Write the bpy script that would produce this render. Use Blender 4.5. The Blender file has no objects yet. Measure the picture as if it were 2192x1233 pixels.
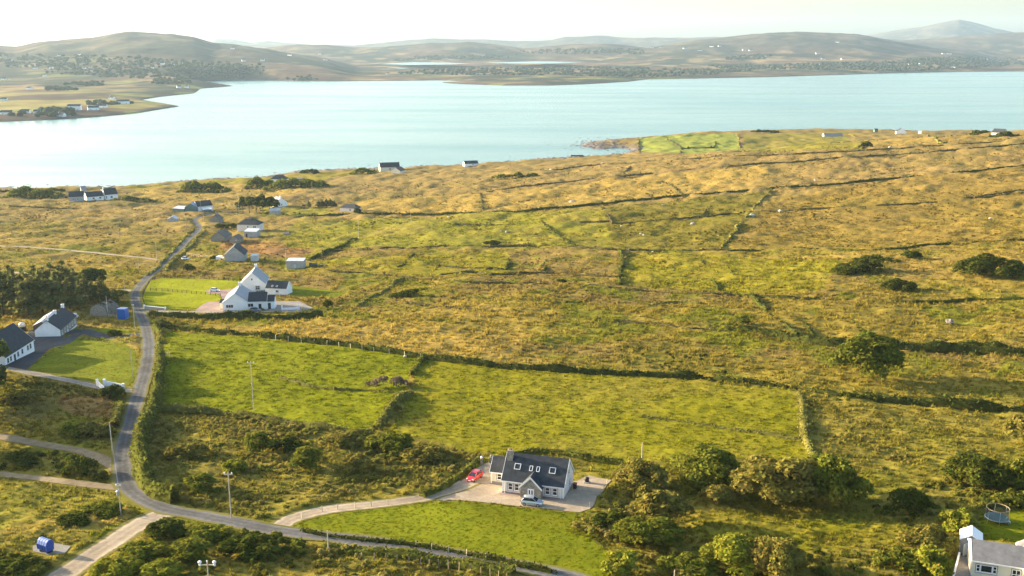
import bpy, bmesh, math, random
import numpy as np
from mathutils import Vector, Matrix, geometry as mgeo

# ------------------------------------------------------------------ camera, sky, sun, exposure
SC = bpy.context.scene
COL = SC.collection
PW, PH, FOC, HORIZON = 2192.0, 1233.0, 2150.0, 100.0      # photo size, focal length in its pixels, row of the true horizon
CAM = np.array([0.0, 0.0, 130.0])
PITCH = math.atan((PH / 2 - HORIZON) / FOC)
cam_d = bpy.data.cameras.new('camera')
cam_d.sensor_width = 36.0
cam_d.lens = 36.0 * FOC / PW
cam_d.clip_start = 1.0
cam_d.clip_end = 80000.0
cam_o = bpy.data.objects.new('camera', cam_d)
cam_o.location = CAM
cam_o.rotation_euler = (math.pi / 2 - PITCH, 0, 0)
COL.objects.link(cam_o)
SC.camera = cam_o

SUN_EL = math.radians(12.5)
SUN_AZ = math.radians(-69.0)           # from +Y, clockwise positive: the sun stands to the left and a little ahead
world = bpy.data.worlds.new('World')
SC.world = world
world.use_nodes = True
wn = world.node_tree
wn.nodes.clear()
sky = wn.nodes.new('ShaderNodeTexSky')
sky.sky_type = 'NISHITA'
sky.sun_disc = False
sky.sun_elevation = SUN_EL
sky.sun_rotation = SUN_AZ
sky.altitude = 100
sky.air_density = 1.0
sky.dust_density = 3.0
sky.ozone_density = 1.6
bg = wn.nodes.new('ShaderNodeBackground')
bg.inputs['Strength'].default_value = 0.115
wo = wn.nodes.new('ShaderNodeOutputWorld')
wn.links.new(sky.outputs[0], bg.inputs[0])
wn.links.new(bg.outputs[0], wo.inputs[0])

sun_d = bpy.data.lights.new('sun', 'SUN')
sun_d.energy = 5.0
sun_d.angle = math.radians(0.55)
sun_d.color = (1.0, 0.82, 0.55)
sun_o = bpy.data.objects.new('sun', sun_d)
sdir = Vector((math.sin(SUN_AZ) * math.cos(SUN_EL), math.cos(SUN_AZ) * math.cos(SUN_EL), math.sin(SUN_EL)))
sun_o.rotation_euler = (-sdir).to_track_quat('-Z', 'Y').to_euler()
sun_o.location = (-300, 100, 400)
COL.objects.link(sun_o)

vs = SC.view_settings
vs.view_transform = 'Standard'
vs.look = 'None'
vs.gamma = 1.0
vs.use_curve_mapping = False
vs.exposure = 2.08
SC.render.engine = 'CYCLES'
SC.cycles.use_denoising = True
SC.cycles.max_bounces = 6
SC.cycles.diffuse_bounces = 3
SC.cycles.volume_bounces = 1
SC.cycles.transparent_max_bounces = 8

# ------------------------------------------------------------------ numeric helpers
rng = np.random.default_rng(7)
random.seed(7)

def sstep(a, b, x):
    t = np.clip((x - a) / (b - a), 0, 1)
    return t * t * (3 - 2 * t)

def hash2(ix, iy, seed):
    h = (ix.astype(np.int64) * 374761393 + iy.astype(np.int64) * 668265263 + seed * 1442695041) & 0xffffffff
    h = ((h ^ (h >> 13)) * 1274126177) & 0xffffffff
    h = h ^ (h >> 16)
    return (h & 0xffffff) / float(0xffffff)

def vnoise(x, y, seed=0):
    x = np.asarray(x, float); y = np.asarray(y, float)
    ix = np.floor(x); iy = np.floor(y)
    fx = x - ix; fy = y - iy
    fx = fx * fx * (3 - 2 * fx); fy = fy * fy * (3 - 2 * fy)
    a = hash2(ix, iy, seed); b = hash2(ix + 1, iy, seed)
    c = hash2(ix, iy + 1, seed); d = hash2(ix + 1, iy + 1, seed)
    return (a + (b - a) * fx) * (1 - fy) + (c + (d - c) * fx) * fy      # 0..1

def fbm(x, y, seed=0, octv=4, gain=0.5, rot=True):
    s = 0; amp = 1.0; tot = 0
    for o in range(octv):
        s = s + amp * vnoise(x, y, seed + o * 17)
        tot += amp; amp *= gain
        x, y = (x * 1.66 - y * 1.12, x * 1.12 + y * 1.66) if rot else (x * 2.0 + 3.1, y * 2.0 + 1.7)
    return s / tot

def pip(poly, X, Y):
    """points inside polygon, vectorised"""
    inside = np.zeros(X.shape, bool)
    n = len(poly)
    for i in range(n):
        x0, y0 = poly[i]; x1, y1 = poly[(i + 1) % n]
        if y0 == y1:
            continue
        c = ((y0 > Y) != (y1 > Y)) & (X < (x1 - x0) * (Y - y0) / (y1 - y0) + x0)
        inside ^= c
    return inside

def dist_poly(pts, X, Y, closed=False):
    d = np.full(X.shape, 1e9)
    n = len(pts)
    for i in range(n if closed else n - 1):
        x0, y0 = pts[i][:2]; x1, y1 = pts[(i + 1) % n][:2]
        dx, dy = x1 - x0, y1 - y0
        L2 = dx * dx + dy * dy + 1e-9
        t = np.clip(((X - x0) * dx + (Y - y0) * dy) / L2, 0, 1)
        d = np.minimum(d, (X - x0 - t * dx) ** 2 + (Y - y0 - t * dy) ** 2)
    return np.sqrt(d)

CP, SP = math.cos(PITCH), math.sin(PITCH)
def ray(px, py):
    u = (px - PW / 2) / FOC; v = (PH / 2 - py) / FOC
    return np.array([u, CP + v * SP, -SP + v * CP])

def on_plane(px, py, z=0.0):
    d = ray(px, py)
    t = (z - CAM[2]) / d[2]
    return CAM[:2] + d[:2] * t

# ------------------------------------------------------------------ lie of the land
def slope_of(py):                       # fall per metre along Y of the sight line through row py
    d = ray(PW / 2, py)
    return -d[2] / d[1]

TP = [  # X, Y, z of the near land
    (-150, 60, 58), (0, 60, 59), (150, 60, 60), (-60, 140, 52), (60, 140, 52.5), (120, 140, 53), (-130, 150, 51), (0, 172, 50), (40, 172, 50),
    (-140, 260, 44), (0, 260, 44.5), (120, 260, 46), (-180, 340, 37), (-100, 409, 32), (0, 409, 34), (120, 409, 38), (240, 409, 45),
    (-250, 520, 24), (-100, 560, 22), (0, 560, 27), (150, 560, 34), (330, 560, 47), (-330, 700, 14), (-150, 700, 15), (0, 720, 21), (180, 720, 32),
    (380, 720, 49), (-420, 860, 6), (-250, 860, 6), (-80, 900, 11), (90, 900, 24), (190, 900, 36), (340, 900, 46), (470, 900, 54), (620, 900, 60),
    (-300, 960, 2), (-60, 1060, 5), (90, 1060, 10), (230, 1040, 24), (400, 1040, 36), (600, 1040, 48), (150, 1200, 6), (300, 1200, 9), (470, 1200, 15), (700, 1200, 22),
    (250, 1400, 7), (480, 1400, 8), (750, 1400, 10), (350, 1560, 5), (700, 1560, 6),
    (420, 300, 66), (-420, 300, 36), (-380, 140, 46), (400, 140, 64),
]
TPA = np.array(TP, float)
def _tps_fit(P):
    n = len(P); S = 200.0
    r2 = ((P[:, None, :2] - P[None, :, :2]) ** 2).sum(-1) / S ** 2
    K = np.where(r2 > 0, r2 * np.log(r2 + 1e-12) * 0.5, 0) + np.eye(n) * 0.02
    A = np.zeros((n + 3, n + 3)); A[:n, :n] = K
    A[:n, n] = 1; A[:n, n + 1:] = P[:, :2] / S; A[n:, :n] = A[:n, n:].T
    return np.linalg.solve(A, np.r_[P[:, 2], 0, 0, 0])
_W = _tps_fit(TPA)
def tps(X, Y):
    S = 200.0
    out = _W[-3] + _W[-2] * X / S + _W[-1] * Y / S
    for i, (a, b, _) in enumerate(TPA):
        r2 = ((X - a) ** 2 + (Y - b) ** 2) / S ** 2
        out = out + _W[i] * np.where(r2 > 0, r2 * np.log(r2 + 1e-12) * 0.5, 0)
    return out

COAST_PX = [(-420, 412), (-200, 408), (0, 404), (100, 402), (260, 400), (340, 394), (420, 388), (520, 382), (575, 378), (640, 369), (700, 364), (790, 361), (870, 359), (940, 357),
            (1000, 353), (1080, 348), (1150, 342), (1210, 339), (1262, 335), (1300, 333), (1335, 328), (1352, 322), (1330, 317), (1270, 318), (1238, 312), (1262, 303), (1330, 299),
            (1390, 294), (1450, 290), (1540, 285), (1650, 281), (1720, 279.5), (1800, 279), (1860, 281), (1950, 282), (2060, 284), (2192, 286), (2500, 290)]
_c = [tuple(on_plane(*p)) for p in COAST_PX]
COAST = _c + [(2500, _c[-1][1]), (2500, -400), (-2500, -400), (-2500, _c[0][1])]
GX0, GX1, GY0, GY1, GS = -1500.0, 1500.0, 0.0, 1900.0, 5.0
_gx = np.arange(GX0, GX1 + 1, GS); _gy = np.arange(GY0, GY1 + 1, GS)
_GX, _GY = np.meshgrid(_gx, _gy)
_wx = _GX + (fbm(_GX / 30, _GY / 30, 5, 3) - .5) * 22
_wy = _GY + (fbm(_GX / 30, _GY / 30, 9, 3) - .5) * 30
_sd = dist_poly(_c, _wx, _wy) * np.where(pip(COAST, _wx, _wy), 1, -1)
_zt = tps(np.clip(_GX, -600, 760), _GY)
_zt = _zt + (fbm(_GX / 60, _GY / 60, 31, 3) - .5) * 3.0 * sstep(200, 500, _GY)
_zin = np.maximum(_zt, 2.5) * sstep(-8, 55, _sd) + 1.2 * sstep(0, 6, _sd) + np.clip(_sd, -40, 0) * .12
_ZG = np.where(_sd > 0, _zin, np.clip(_sd * .12, -5, 0) - .2 + .0 * _sd)
_ZG = np.where(_sd > 0, np.maximum(_zin, .1), _ZG)

def bil(G, X, Y):
    fx = np.clip((np.asarray(X, float) - GX0) / GS, 0, len(_gx) - 1.001); fy = np.clip((np.asarray(Y, float) - GY0) / GS, 0, len(_gy) - 1.001)
    ix = fx.astype(int); iy = fy.astype(int); fx = fx - ix; fy = fy - iy
    return (G[iy, ix] * (1 - fx) + G[iy, ix + 1] * fx) * (1 - fy) + (G[iy + 1, ix] * (1 - fx) + G[iy + 1, ix + 1] * fx) * fy

def gz(X, Y):
    return bil(_ZG, X, Y)
def gz1(x, y):
    return float(gz(np.array([x]), np.array([y]))[0])

_T = np.geomspace(60, 2000, 900)
def at(px, py):
    """the point of the near ground that the photo shows at this pixel"""
    d = ray(px, py)
    t = _T / d[1]
    X = d[0] * t; Y = d[1] * t; Z = CAM[2] + d[2] * t
    h = Z - np.maximum(gz(X, Y), 0)
    k = np.argmax(h < 0) if (h < 0).any() else len(t) - 1
    if k == 0:
        k = 1
    a, b = h[k - 1], h[k]
    f = a / (a - b) if a != b else 0
    tt = t[k - 1] + (t[k] - t[k - 1]) * f
    x, y = d[0] * tt, d[1] * tt
    return Vector((x, y, gz1(x, y)))
def pxm(p):
    """photo pixels per metre at a world point"""
    return FOC / (p[1] * CP + (CAM[2] - p[2]) * SP)
def ats(pts):
    return [at(*p) for p in pts]
def catmull(P, step):
    P = [np.array(p[:2]) for p in P]
    Q = [2 * P[0] - P[1]] + P + [2 * P[-1] - P[-2]]
    out = []
    for i in range(1, len(Q) - 2):
        L = np.linalg.norm(Q[i + 1] - Q[i]); n = max(1, int(round(L / step)))
        for k in range(n):
            t = k / n
            out.append(.5 * (2 * Q[i] + (Q[i + 1] - Q[i - 1]) * t + (2 * Q[i - 1] - 5 * Q[i] + 4 * Q[i + 1] - Q[i + 2]) * t * t + (3 * Q[i] - Q[i - 1] - 3 * Q[i + 1] + Q[i + 2]) * t ** 3))
    out.append(P[-1])
    return out

# ------------------------------------------------------------------ the far shore
FAR_PX = [(-300, 270), (-120, 266), (0, 261), (100, 257), (200, 251), (290, 243), (350, 233), (384, 228), (352, 222), (302, 214), (345, 207), (415, 200), (428, 190), (500, 184), (440, 181), (392, 177),
          (440, 173), (520, 171), (700, 174), (860, 173), (935, 172), (1010, 174), (945, 177), (985, 180), (1080, 183), (1180, 183), (1262, 180), (1345, 175), (1385, 170), (1500, 168), (1650, 165), (1780, 161),
          (1900, 157), (2050, 154), (2192, 153), (2500, 151)]
_f = [tuple(on_plane(*p)) for p in FAR_PX]
FAR = _f + [(9000, _f[-1][1]), (9000, 30000), (-14000, 30000), (-14000, _f[0][1])]
RIDGES = [  # distance, front length, [(column, skyline row)]
    (5600, 1900, [(-700, 104), (-300, 98), (0, 97), (40, 99), (110, 86), (160, 85), (200, 84), (280, 72), (380, 75), (420, 79), (460, 93), (520, 99), (600, 112), (680, 124), (760, 140)]),
    (7900, 1500, [(420, 140), (520, 112), (600, 99), (640, 94), (700, 97), (760, 105), (850, 101), (920, 94), (1000, 91), (1060, 97), (1120, 105), (1200, 99), (1280, 95), (1330, 97), (1400, 104), (1480, 108), (1560, 125)]),
    (8300, 2500, [(1240, 135), (1360, 108), (1480, 88), (1560, 81), (1640, 72), (1700, 70), (1760, 73), (1830, 76), (1900, 88), (1960, 98), (2020, 108), (2120, 122)]),
    (10500, 1800, [(1700, 130), (1820, 92), (1860, 84), (1940, 84), (2030, 80), (2100, 75), (2192, 70), (2400, 66), (2800, 70)]),
    (12500, 1800, [(380, 102), (440, 97), (520, 96), (640, 97), (760, 98), (800, 94), (870, 86), (920, 84), (1040, 86), (1100, 88), (1180, 87), (1210, 81), (1280, 78), (1330, 82), (1400, 82), (1500, 80), (1620, 82), (1800, 84)]),
    (14500, 1500, [(360, 104), (430, 95), (465, 85), (500, 86), (540, 92), (575, 87), (620, 93), (700, 99), (800, 104)]),
    (15500, 2600, [(1740, 90), (1820, 78), (1860, 75), (1915, 66), (1965, 59), (2000, 49), (2045, 42), (2080, 49), (2120, 61), (2165, 70), (2350, 80), (2600, 80)]),
]
def far_z(X, Y):
    U = X / Y * (CP ** 0) * FOC / 1.0            # column offset seen from the camera foot (small-angle)
    col = PW / 2 + X / (Y * CP + 130 * SP) * FOC
    sd = dist_poly(_f, X, Y) * np.where(pip(FAR, X, Y), 1, -1)
    z = 4 + np.minimum(sd, 1500) * .006 + (fbm(X / 420, Y / 420, 3, 5) - .45) * 22 * sstep(0, 700, sd)
    z = z + (fbm(X / 90, Y / 90, 8, 3) - .5) * 4
    for D, FL, prof in RIDGES:
        rows = np.interp(col, [p[0] for p in prof], [p[1] for p in prof])
        edge = sstep(prof[0][0] - 60, prof[0][0] + 60, col) * (1 - sstep(prof[-1][0] - 60, prof[-1][0] + 60, col))
        v = (PH / 2 - rows) / FOC
        top = CAM[2] + D * (-SP + v * CP) / (CP + v * SP)
        n = (fbm(X / 900, Y / 900, 40 + int(D) % 97, 5) - .5)
        s = (Y - D) / FL
        prof_y = np.where(s < 0, np.exp(-(np.abs(s) * 1.5) ** 2), np.exp(-(s * 2.0) ** 2))
        body = (1 + n * .55 * (1 - prof_y)) * prof_y
        z = np.maximum(z, 0) + np.maximum(top * edge * body - np.maximum(z, 0) * prof_y, 0)
    z = z + ((fbm(X / 420, Y / 420, 88, 5, .55) - .5) * 60 + (fbm(X / 130, Y / 130, 98, 3) - .5) * 14) * sstep(25, 110, z) * .6
    z = z * sstep(-10, 90, sd) + np.clip(sd, 0, 5) * .4
    return np.where(sd > 0, z, np.clip(sd * .05, -6, 0) - .3)
_TF = np.geomspace(1650, 17000, 700)
_FC = np.arange(-340.0, 2540.0, 6.0)
_fu = (_FC - PW / 2) / FOC
_FYg, _FUg = np.meshgrid(_TF, _fu)
_FZ = far_z((_FUg * (_FYg * CP + 130 * SP)).ravel(), _FYg.ravel()).reshape(_FYg.shape)     # heights along each column of sight
def far_at(px, py):
    """the point across the water that the photo shows at this pixel"""
    d = ray(px, py); t = _TF / d[1]
    X, Y, Z = d[0] * t, d[1] * t, CAM[2] + d[2] * t
    g = _FZ[int(np.clip(round((px - _FC[0]) / 6.0), 0, len(_FC) - 1))]
    land = (Z - g < 0) & (g > 0)
    k = np.argmax(land) if land.any() else int(np.argmin(np.abs(Z - g)))
    return Vector((X[k], Y[k], float(g[k])))

# ------------------------------------------------------------------ materials
class NT:
    def __init__(self, name):
        self.m = bpy.data.materials.new(name); self.m.use_nodes = True
        self.t = self.m.node_tree; self.t.nodes.clear()
        self.out = self.n('ShaderNodeOutputMaterial')
    def n(self, typ, **kw):
        nd = self.t.nodes.new(typ)
        for k, v in kw.items():
            if k in nd.inputs.keys() if isinstance(k, str) else False:
                nd.inputs[k].default_value = v
            else:
                setattr(nd, k, v)
        return nd
    def l(self, a, b):
        self.t.links.new(a, b)
    def noise(self, scale, detail=4, rough=.55, vec=None, stretch=None):
        nz = self.n('ShaderNodeTexNoise')
        nz.inputs['Scale'].default_value = scale; nz.inputs['Detail'].default_value = detail; nz.inputs['Roughness'].default_value = rough
        if vec is None:
            vec = self.n('ShaderNodeTexCoord').outputs['Object'] if not stretch else self.n('ShaderNodeNewGeometry').outputs['Position']
        if stretch:
            mp = self.n('ShaderNodeMapping'); mp.inputs['Scale'].default_value = stretch
            self.l(vec, mp.inputs[0]); vec = mp.outputs[0]
        self.l(vec, nz.inputs['Vector'])
        return nz.outputs['Fac']
    def ramp(self, fac, stops):
        r = self.n('ShaderNodeValToRGB')
        el = r.color_ramp.elements
        while len(el) < len(stops):
            el.new(.5)
        for e, (p, c) in zip(el, stops):
            e.position = p; e.color = (*c, 1) if len(c) == 3 else c
        self.l(fac, r.inputs[0])
        return r.outputs[0]
    def mul(self, a, b, fac=1.0):
        m = self.n('ShaderNodeMix', data_type='RGBA', blend_type='MULTIPLY')
        m.inputs[0].default_value = fac
        self.l(a, m.inputs[6]); self.l(b, m.inputs[7])
        return m.outputs[2]
    def bump(self, h, strength=.4, dist=.05):
        b = self.n('ShaderNodeBump'); b.inputs['Strength'].default_value = strength; b.inputs['Distance'].default_value = dist
        self.l(h, b.inputs['Height'])
        return b.outputs[0]
    def bsdf(self, col, rough=.8, spec=.3, normal=None, **kw):
        p = self.n('ShaderNodeBsdfPrincipled')
        if isinstance(col, tuple):
            p.inputs['Base Color'].default_value = (*col, 1)
        else:
            self.l(col, p.inputs['Base Color'])
        if isinstance(rough, (int, float)):
            p.inputs['Roughness'].default_value = rough
        else:
            self.l(rough, p.inputs['Roughness'])
        p.inputs['Specular IOR Level'].default_value = spec
        for k, v in kw.items():
            p.inputs[k.replace('_', ' ')].default_value = v
        if normal is not None:
            self.l(normal, p.inputs['Normal'])
        self.l(p.outputs[0], self.out.inputs[0])
        return p

def simple(name, col, rough=.8, spec=.3, var=.25, scale=1.5, bump=.2, bscale=8.0, bdist=.02, **kw):
    t = NT(name)
    lo = tuple(c * (1 - var) for c in col); hi = tuple(min(1, c * (1 + var * .6)) for c in col)
    c = t.ramp(t.noise(scale, 6, .62), [(.3, lo), (.7, hi)])
    t.bsdf(c, rough, spec, t.bump(t.noise(bscale, 5), bump, bdist) if bump else None, **kw)
    return t.m

M = {}
M['white'] = simple('white_render', (.86, .86, .84), .85, .2, .10, .5, .15, 6)
M['cream'] = simple('cream_render', (.74, .68, .52), .85, .2, .10, .5, .15, 6)
M['pinkwhite'] = simple('warm_white_render', (.72, .66, .60), .85, .2, .10, .6, .15, 6)
M['grey_render'] = simple('grey_render', (.40, .39, .38), .9, .2, .22, .6, .25, 6)
M['plinth'] = simple('plinth_render', (.26, .24, .22), .9, .2, .2)
M['stone'] = simple('field_stone', (.28, .26, .22), .9, .2, .5, 2.2, .6, 3.0, .08)
M['rubble'] = simple('rubble_stone', (.17, .155, .13), .92, .2, .55, 1.6, .8, 1.8, .15)
M['slate'] = simple('roof_slate', (.042, .048, .055), .75, .2, .35, 1.2, .3, 5, .02)
M['slate_brown'] = simple('roof_tile_brown', (.10, .07, .055), .7, .3, .35, 1.2, .3, 5, .02)
M['slate_grey'] = simple('roof_slate_grey', (.17, .165, .165), .6, .35, .3, 1.0, .3, 5, .02)
M['slate_pale_sunlit'] = simple('roof_slate_pale_sunlit', (.22, .24, .27), .5, .4, .2, 1.0, .3, 5, .02)  # pale slate; on the farmhouse its paleness is sunlight put into the colour
M['tin_blue'] = simple('blue_sheet_roof', (.16, .24, .32), .45, .5, .2, .6, .2, 3)
M['tin_green'] = simple('green_sheet_wall', (.10, .17, .16), .6, .4, .2, .6, .2, 3)
M['tin_pale'] = simple('pale_sheet', (.50, .53, .55), .5, .4, .15, .6, .2, 3)
M['pvc'] = simple('white_plastic', (.82, .82, .80), .4, .5, .05, 2, 0)
M['trim'] = simple('window_surround', (.36, .29, .27), .85, .2, .1, 2, 0)
M['wood'] = simple('weathered_timber', (.28, .22, .15), .9, .2, .35, 2.5, .4, 10)
M['pole'] = simple('weathered_pole', (.55, .47, .34), .9, .2, .3, 2.5, .3, 10)
M['darkwood'] = simple('dark_timber', (.075, .06, .05), .9, .2, .3, 2.5, .3, 10)
M['brownshed'] = simple('brown_panel', (.11, .075, .065), .8, .2, .2)
M['black'] = simple('black_plastic', (.02, .02, .022), .5, .4, .2, 2, 0)
M['metal'] = simple('galvanised_metal', (.45, .46, .47), .45, .5, .2, 3, .1, Metallic=.6)
M['blue'] = simple('blue_plastic', (.02, .075, .36), .42, .5, .15, 1.5, .05)
M['bluelid'] = simple('pale_blue_lid', (.10, .18, .46), .35, .5, .1, 1.5, .05)
M['bluebox'] = simple('blue_painted_steel', (.015, .13, .48), .45, .5, .15, 1.5, .1)
M['red'] = simple('red_car_paint', (.50, .015, .022), .28, .6, .06, 1, 0, Coat_Weight=.6)
M['silver'] = simple('silver_car_paint', (.50, .53, .57), .28, .6, .06, 1, 0, Metallic=.5, Coat_Weight=.6)
M['whitecar'] = simple('white_car_paint', (.78, .80, .80), .3, .6, .04, 1, 0, Coat_Weight=.6)
M['greycar'] = simple('blue_grey_car_paint', (.12, .15, .21), .3, .6, .06, 1, 0, Coat_Weight=.6)
M['tyre'] = simple('tyre_rubber', (.018, .018, .018), .85, .2, .2, 4, 0)
M['rim'] = simple('wheel_rim', (.42, .43, .44), .35, .5, .1, 4, 0, Metallic=.7)
M['lamp'] = simple('car_lamp', (.80, .80, .78), .15, .6, .05, 4, 0)
M['redlamp'] = simple('car_tail_lamp', (.35, .01, .01), .25, .6, .05, 4, 0)
M['clay'] = simple('terracotta', (.36, .15, .08), .85, .2, .2)
M['ceramic'] = simple('white_ceramic', (.8, .8, .77), .25, .5, .05, 3, 0)
M['rust'] = simple('rusty_brown', (.22, .10, .06), .9, .2, .4, 3, .3)
def glass_mat():
    t = NT('window_glass')
    c = t.ramp(t.noise(1.2, 2), [(.35, (.012, .015, .018)), (.7, (.05, .055, .06))])
    t.bsdf(c, .06, .6)
    return t.m
M['glass'] = glass_mat()
def netting_mat():
    t = NT('safety_net')
    p = t.bsdf((.02, .022, .025), .9, .05)
    p.inputs['Alpha'].default_value = .3
    return t.m
M['net'] = netting_mat()

def surf(name, stops, scale, big=.07, bscale=4.0, bstr=.5, bdist=.05, rough=.95):
    """ground-like surface: mottled at two scales in world metres"""
    t = NT(name)
    pos = t.n('ShaderNodeNewGeometry').outputs['Position']
    a = t.noise(scale, 6, .68, pos); b = t.noise(big, 4, .6, pos)
    c = t.ramp(a, stops)
    g = t.ramp(b, [(.3, (.72, .72, .72)), (.7, (1.18, 1.18, 1.18))])
    t.bsdf(t.mul(c, g), rough, .03, t.bump(t.noise(bscale, 5, .6, pos), bstr, bdist))
    return t.m
def lane_mat(name, stops, track, verge, centre=.0):
    # surface of a lane: worn wheel tracks, grit at the edges, grass creeping in; 'across' runs -1..1 over the width
    t = NT(name)
    pos = t.n('ShaderNodeNewGeometry').outputs['Position']
    at_ = t.n('ShaderNodeAttribute', attribute_name='across').outputs['Fac']
    c = t.ramp(t.noise(1.3, 6, .7, pos), stops)
    g = t.ramp(t.noise(.10, 5, .65, pos), [(.32, (.68,) * 3), (.68, (1.25,) * 3)])
    c = t.mul(c, g)
    ab = t.n('ShaderNodeMath', operation='ABSOLUTE'); t.l(at_, ab.inputs[0])
    wob = t.n('ShaderNodeMath', operation='MULTIPLY_ADD'); t.l(t.noise(.6, 4, .7, pos), wob.inputs[0]); wob.inputs[1].default_value = .55; t.l(ab.outputs[0], wob.inputs[2])
    tr = t.ramp(wob.outputs[0], [(.30, (1,) * 3), (.55, track), (.86, (1,) * 3), (.98, (1.25,) * 3)])
    c = t.mul(c, tr)
    ed = t.ramp(wob.outputs[0], [(1.08 / 1.6, (0,) * 3), (1.24 / 1.6, (1,) * 3)])
    sc = t.n('ShaderNodeMath', operation='DIVIDE'); t.l(wob.outputs[0], sc.inputs[0]); sc.inputs[1].default_value = 1.6
    ed.node.inputs[0].links[0].from_node
    t.t.links.remove(ed.node.inputs[0].links[0]); t.l(sc.outputs[0], ed.node.inputs[0])
    mx = t.n('ShaderNodeMix', data_type='RGBA'); t.l(ed, mx.inputs[0]); t.l(c, mx.inputs[6]); mx.inputs[7].default_value = (*verge, 1)
    t.bsdf(mx.outputs[2], .95, .03, t.bump(t.noise(5, 5, .6, pos), .4, .02))
    return t.m
M['tarmac'] = lane_mat('old_tarmac', [(.25, (.08, .08, .082)), (.55, (.12, .118, .115)), (.8, (.17, .16, .15))], (.78,) * 3, (.15, .135, .04))
M['gravel_lane'] = lane_mat('gravel_lane', [(.25, (.25, .195, .135)), (.55, (.33, .27, .195)), (.8, (.41, .34, .26))], (.85,) * 3, (.16, .14, .04))
M['grey_lane'] = lane_mat('grey_gravel_lane', [(.25, (.17, .155, .135)), (.75, (.29, .265, .23))], (.85,) * 3, (.15, .13, .04))
M['tarmac_old'] = surf('old_tarmac', [(.25, (.075, .075, .078)), (.55, (.115, .112, .110)), (.8, (.16, .15, .14))], 1.1, .12, 6, .4, .02)
M['tarmac_dark'] = surf('dark_tarmac', [(.25, (.045, .048, .054)), (.75, (.085, .088, .095))], 1.1, .12, 6, .4, .02)
M['gravel'] = surf('gravel', [(.25, (.25, .195, .135)), (.55, (.34, .275, .20)), (.8, (.42, .35, .27))], 1.6, .15, 5, .6, .03)
M['gravel_grey'] = surf('grey_gravel', [(.25, (.17, .16, .145)), (.75, (.30, .28, .25))], 1.6, .15, 5, .6, .03)
M['pink_paving'] = surf('pinkish_paving', [(.25, (.24, .17, .15)), (.75, (.33, .25, .22))], 1.3, .2, 5, .3, .01)
M['track'] = surf('earth_track', [(.25, (.17, .13, .075)), (.6, (.27, .21, .13)), (.85, (.14, .13, .05))], .8, .1, 4, .6, .05)
M['lawn'] = surf('mown_lawn', [(.2, (.08, .105, .004)), (.5, (.14, .155, .005)), (.8, (.20, .19, .010))], .35, .06, 2.2, .9, .12)
M['lawn_fresh'] = surf('fresh_lawn', [(.2, (.17, .195, .003)), (.5, (.225, .24, .004)), (.8, (.27, .275, .006))], .5, .05, 3, .5, .05)
M['rock'] = surf('shore_rock', [(.25, (.10, .085, .08)), (.75, (.27, .235, .22))], .4, .05, 1.0, .8, .3)
M['boulder'] = surf('pale_boulder', [(.25, (.30, .27, .22)), (.75, (.50, .46, .39))], 1.2, .2, 3, .6, .1)

def tinted(name, attr_type='GEOMETRY', lo=.62, hi=1.35, scale=1.3, transl=.0, bstr=.6, bscale=2.0, rough=.95, bdist=.12):
    """leafy or grassy matter whose own colour is stored with the geometry as 'tint'"""
    t = NT(name)
    at_ = t.n('ShaderNodeAttribute', attribute_name='tint'); at_.attribute_type = attr_type
    pos = t.n('ShaderNodeNewGeometry').outputs['Position']
    g = t.ramp(t.noise(scale, 5, .65, pos), [(.28, (lo,) * 3), (.72, (hi,) * 3)])
    c = t.mul(at_.outputs['Color'], g)
    nrm = t.bump(t.noise(bscale, 5, .65, pos), bstr, bdist) if bstr else None
    if transl:
        d = t.n('ShaderNodeBsdfDiffuse'); tr = t.n('ShaderNodeBsdfTranslucent'); mx = t.n('ShaderNodeMixShader')
        mx.inputs[0].default_value = transl
        t.l(c, d.inputs[0]); t.l(c, tr.inputs[0]); t.l(d.outputs[0], mx.inputs[1]); t.l(tr.outputs[0], mx.inputs[2]); t.l(mx.outputs[0], t.out.inputs[0])
    else:
        t.bsdf(c, rough, .02, nrm)
    return t.m
M['ground'] = tinted('rough_ground', scale=.9, bscale=1.6, bdist=.2, lo=.6, hi=1.4)
M['far_ground'] = tinted('far_land', scale=.02, bstr=.5, bscale=.03, bdist=6, lo=.7, hi=1.3)
M['leaf'] = tinted('leaves', transl=.35, scale=.6, lo=.7, hi=1.3, bstr=0)
M['grass'] = tinted('grass_blades', 'INSTANCER', transl=.42, scale=.7, lo=.75, hi=1.25, bstr=0)

def sea_mat():
    t = NT('sea_water')
    pos = t.n('ShaderNodeNewGeometry').outputs['Position']
    w1 = t.noise(1, 4, .6, pos, (.05, .16, 1)); w2 = t.noise(1, 3, .5, pos, (.35, .8, 1))
    streak = t.noise(1, 5, .6, pos, (.0011, .0058, 1))
    mixh = t.n('ShaderNodeMix', data_type='FLOAT'); mixh.inputs[0].default_value = .4
    t.l(w1, mixh.inputs[2]); t.l(w2, mixh.inputs[3])
    c = t.ramp(t.noise(1, 5, .65, pos, (.0012, .0042, 1)), [(.3, (.085, .20, .18)), (.7, (.16, .28, .25))])
    rgh = t.ramp(streak, [(.42, (.16,) * 3), (.60, (.26,) * 3)])
    p = t.bsdf(c, rgh, .5, t.bump(mixh.outputs[0], .45, 1.2))
    p.inputs['IOR'].default_value = 1.333
    return t.m
M['sea'] = sea_mat()

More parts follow.
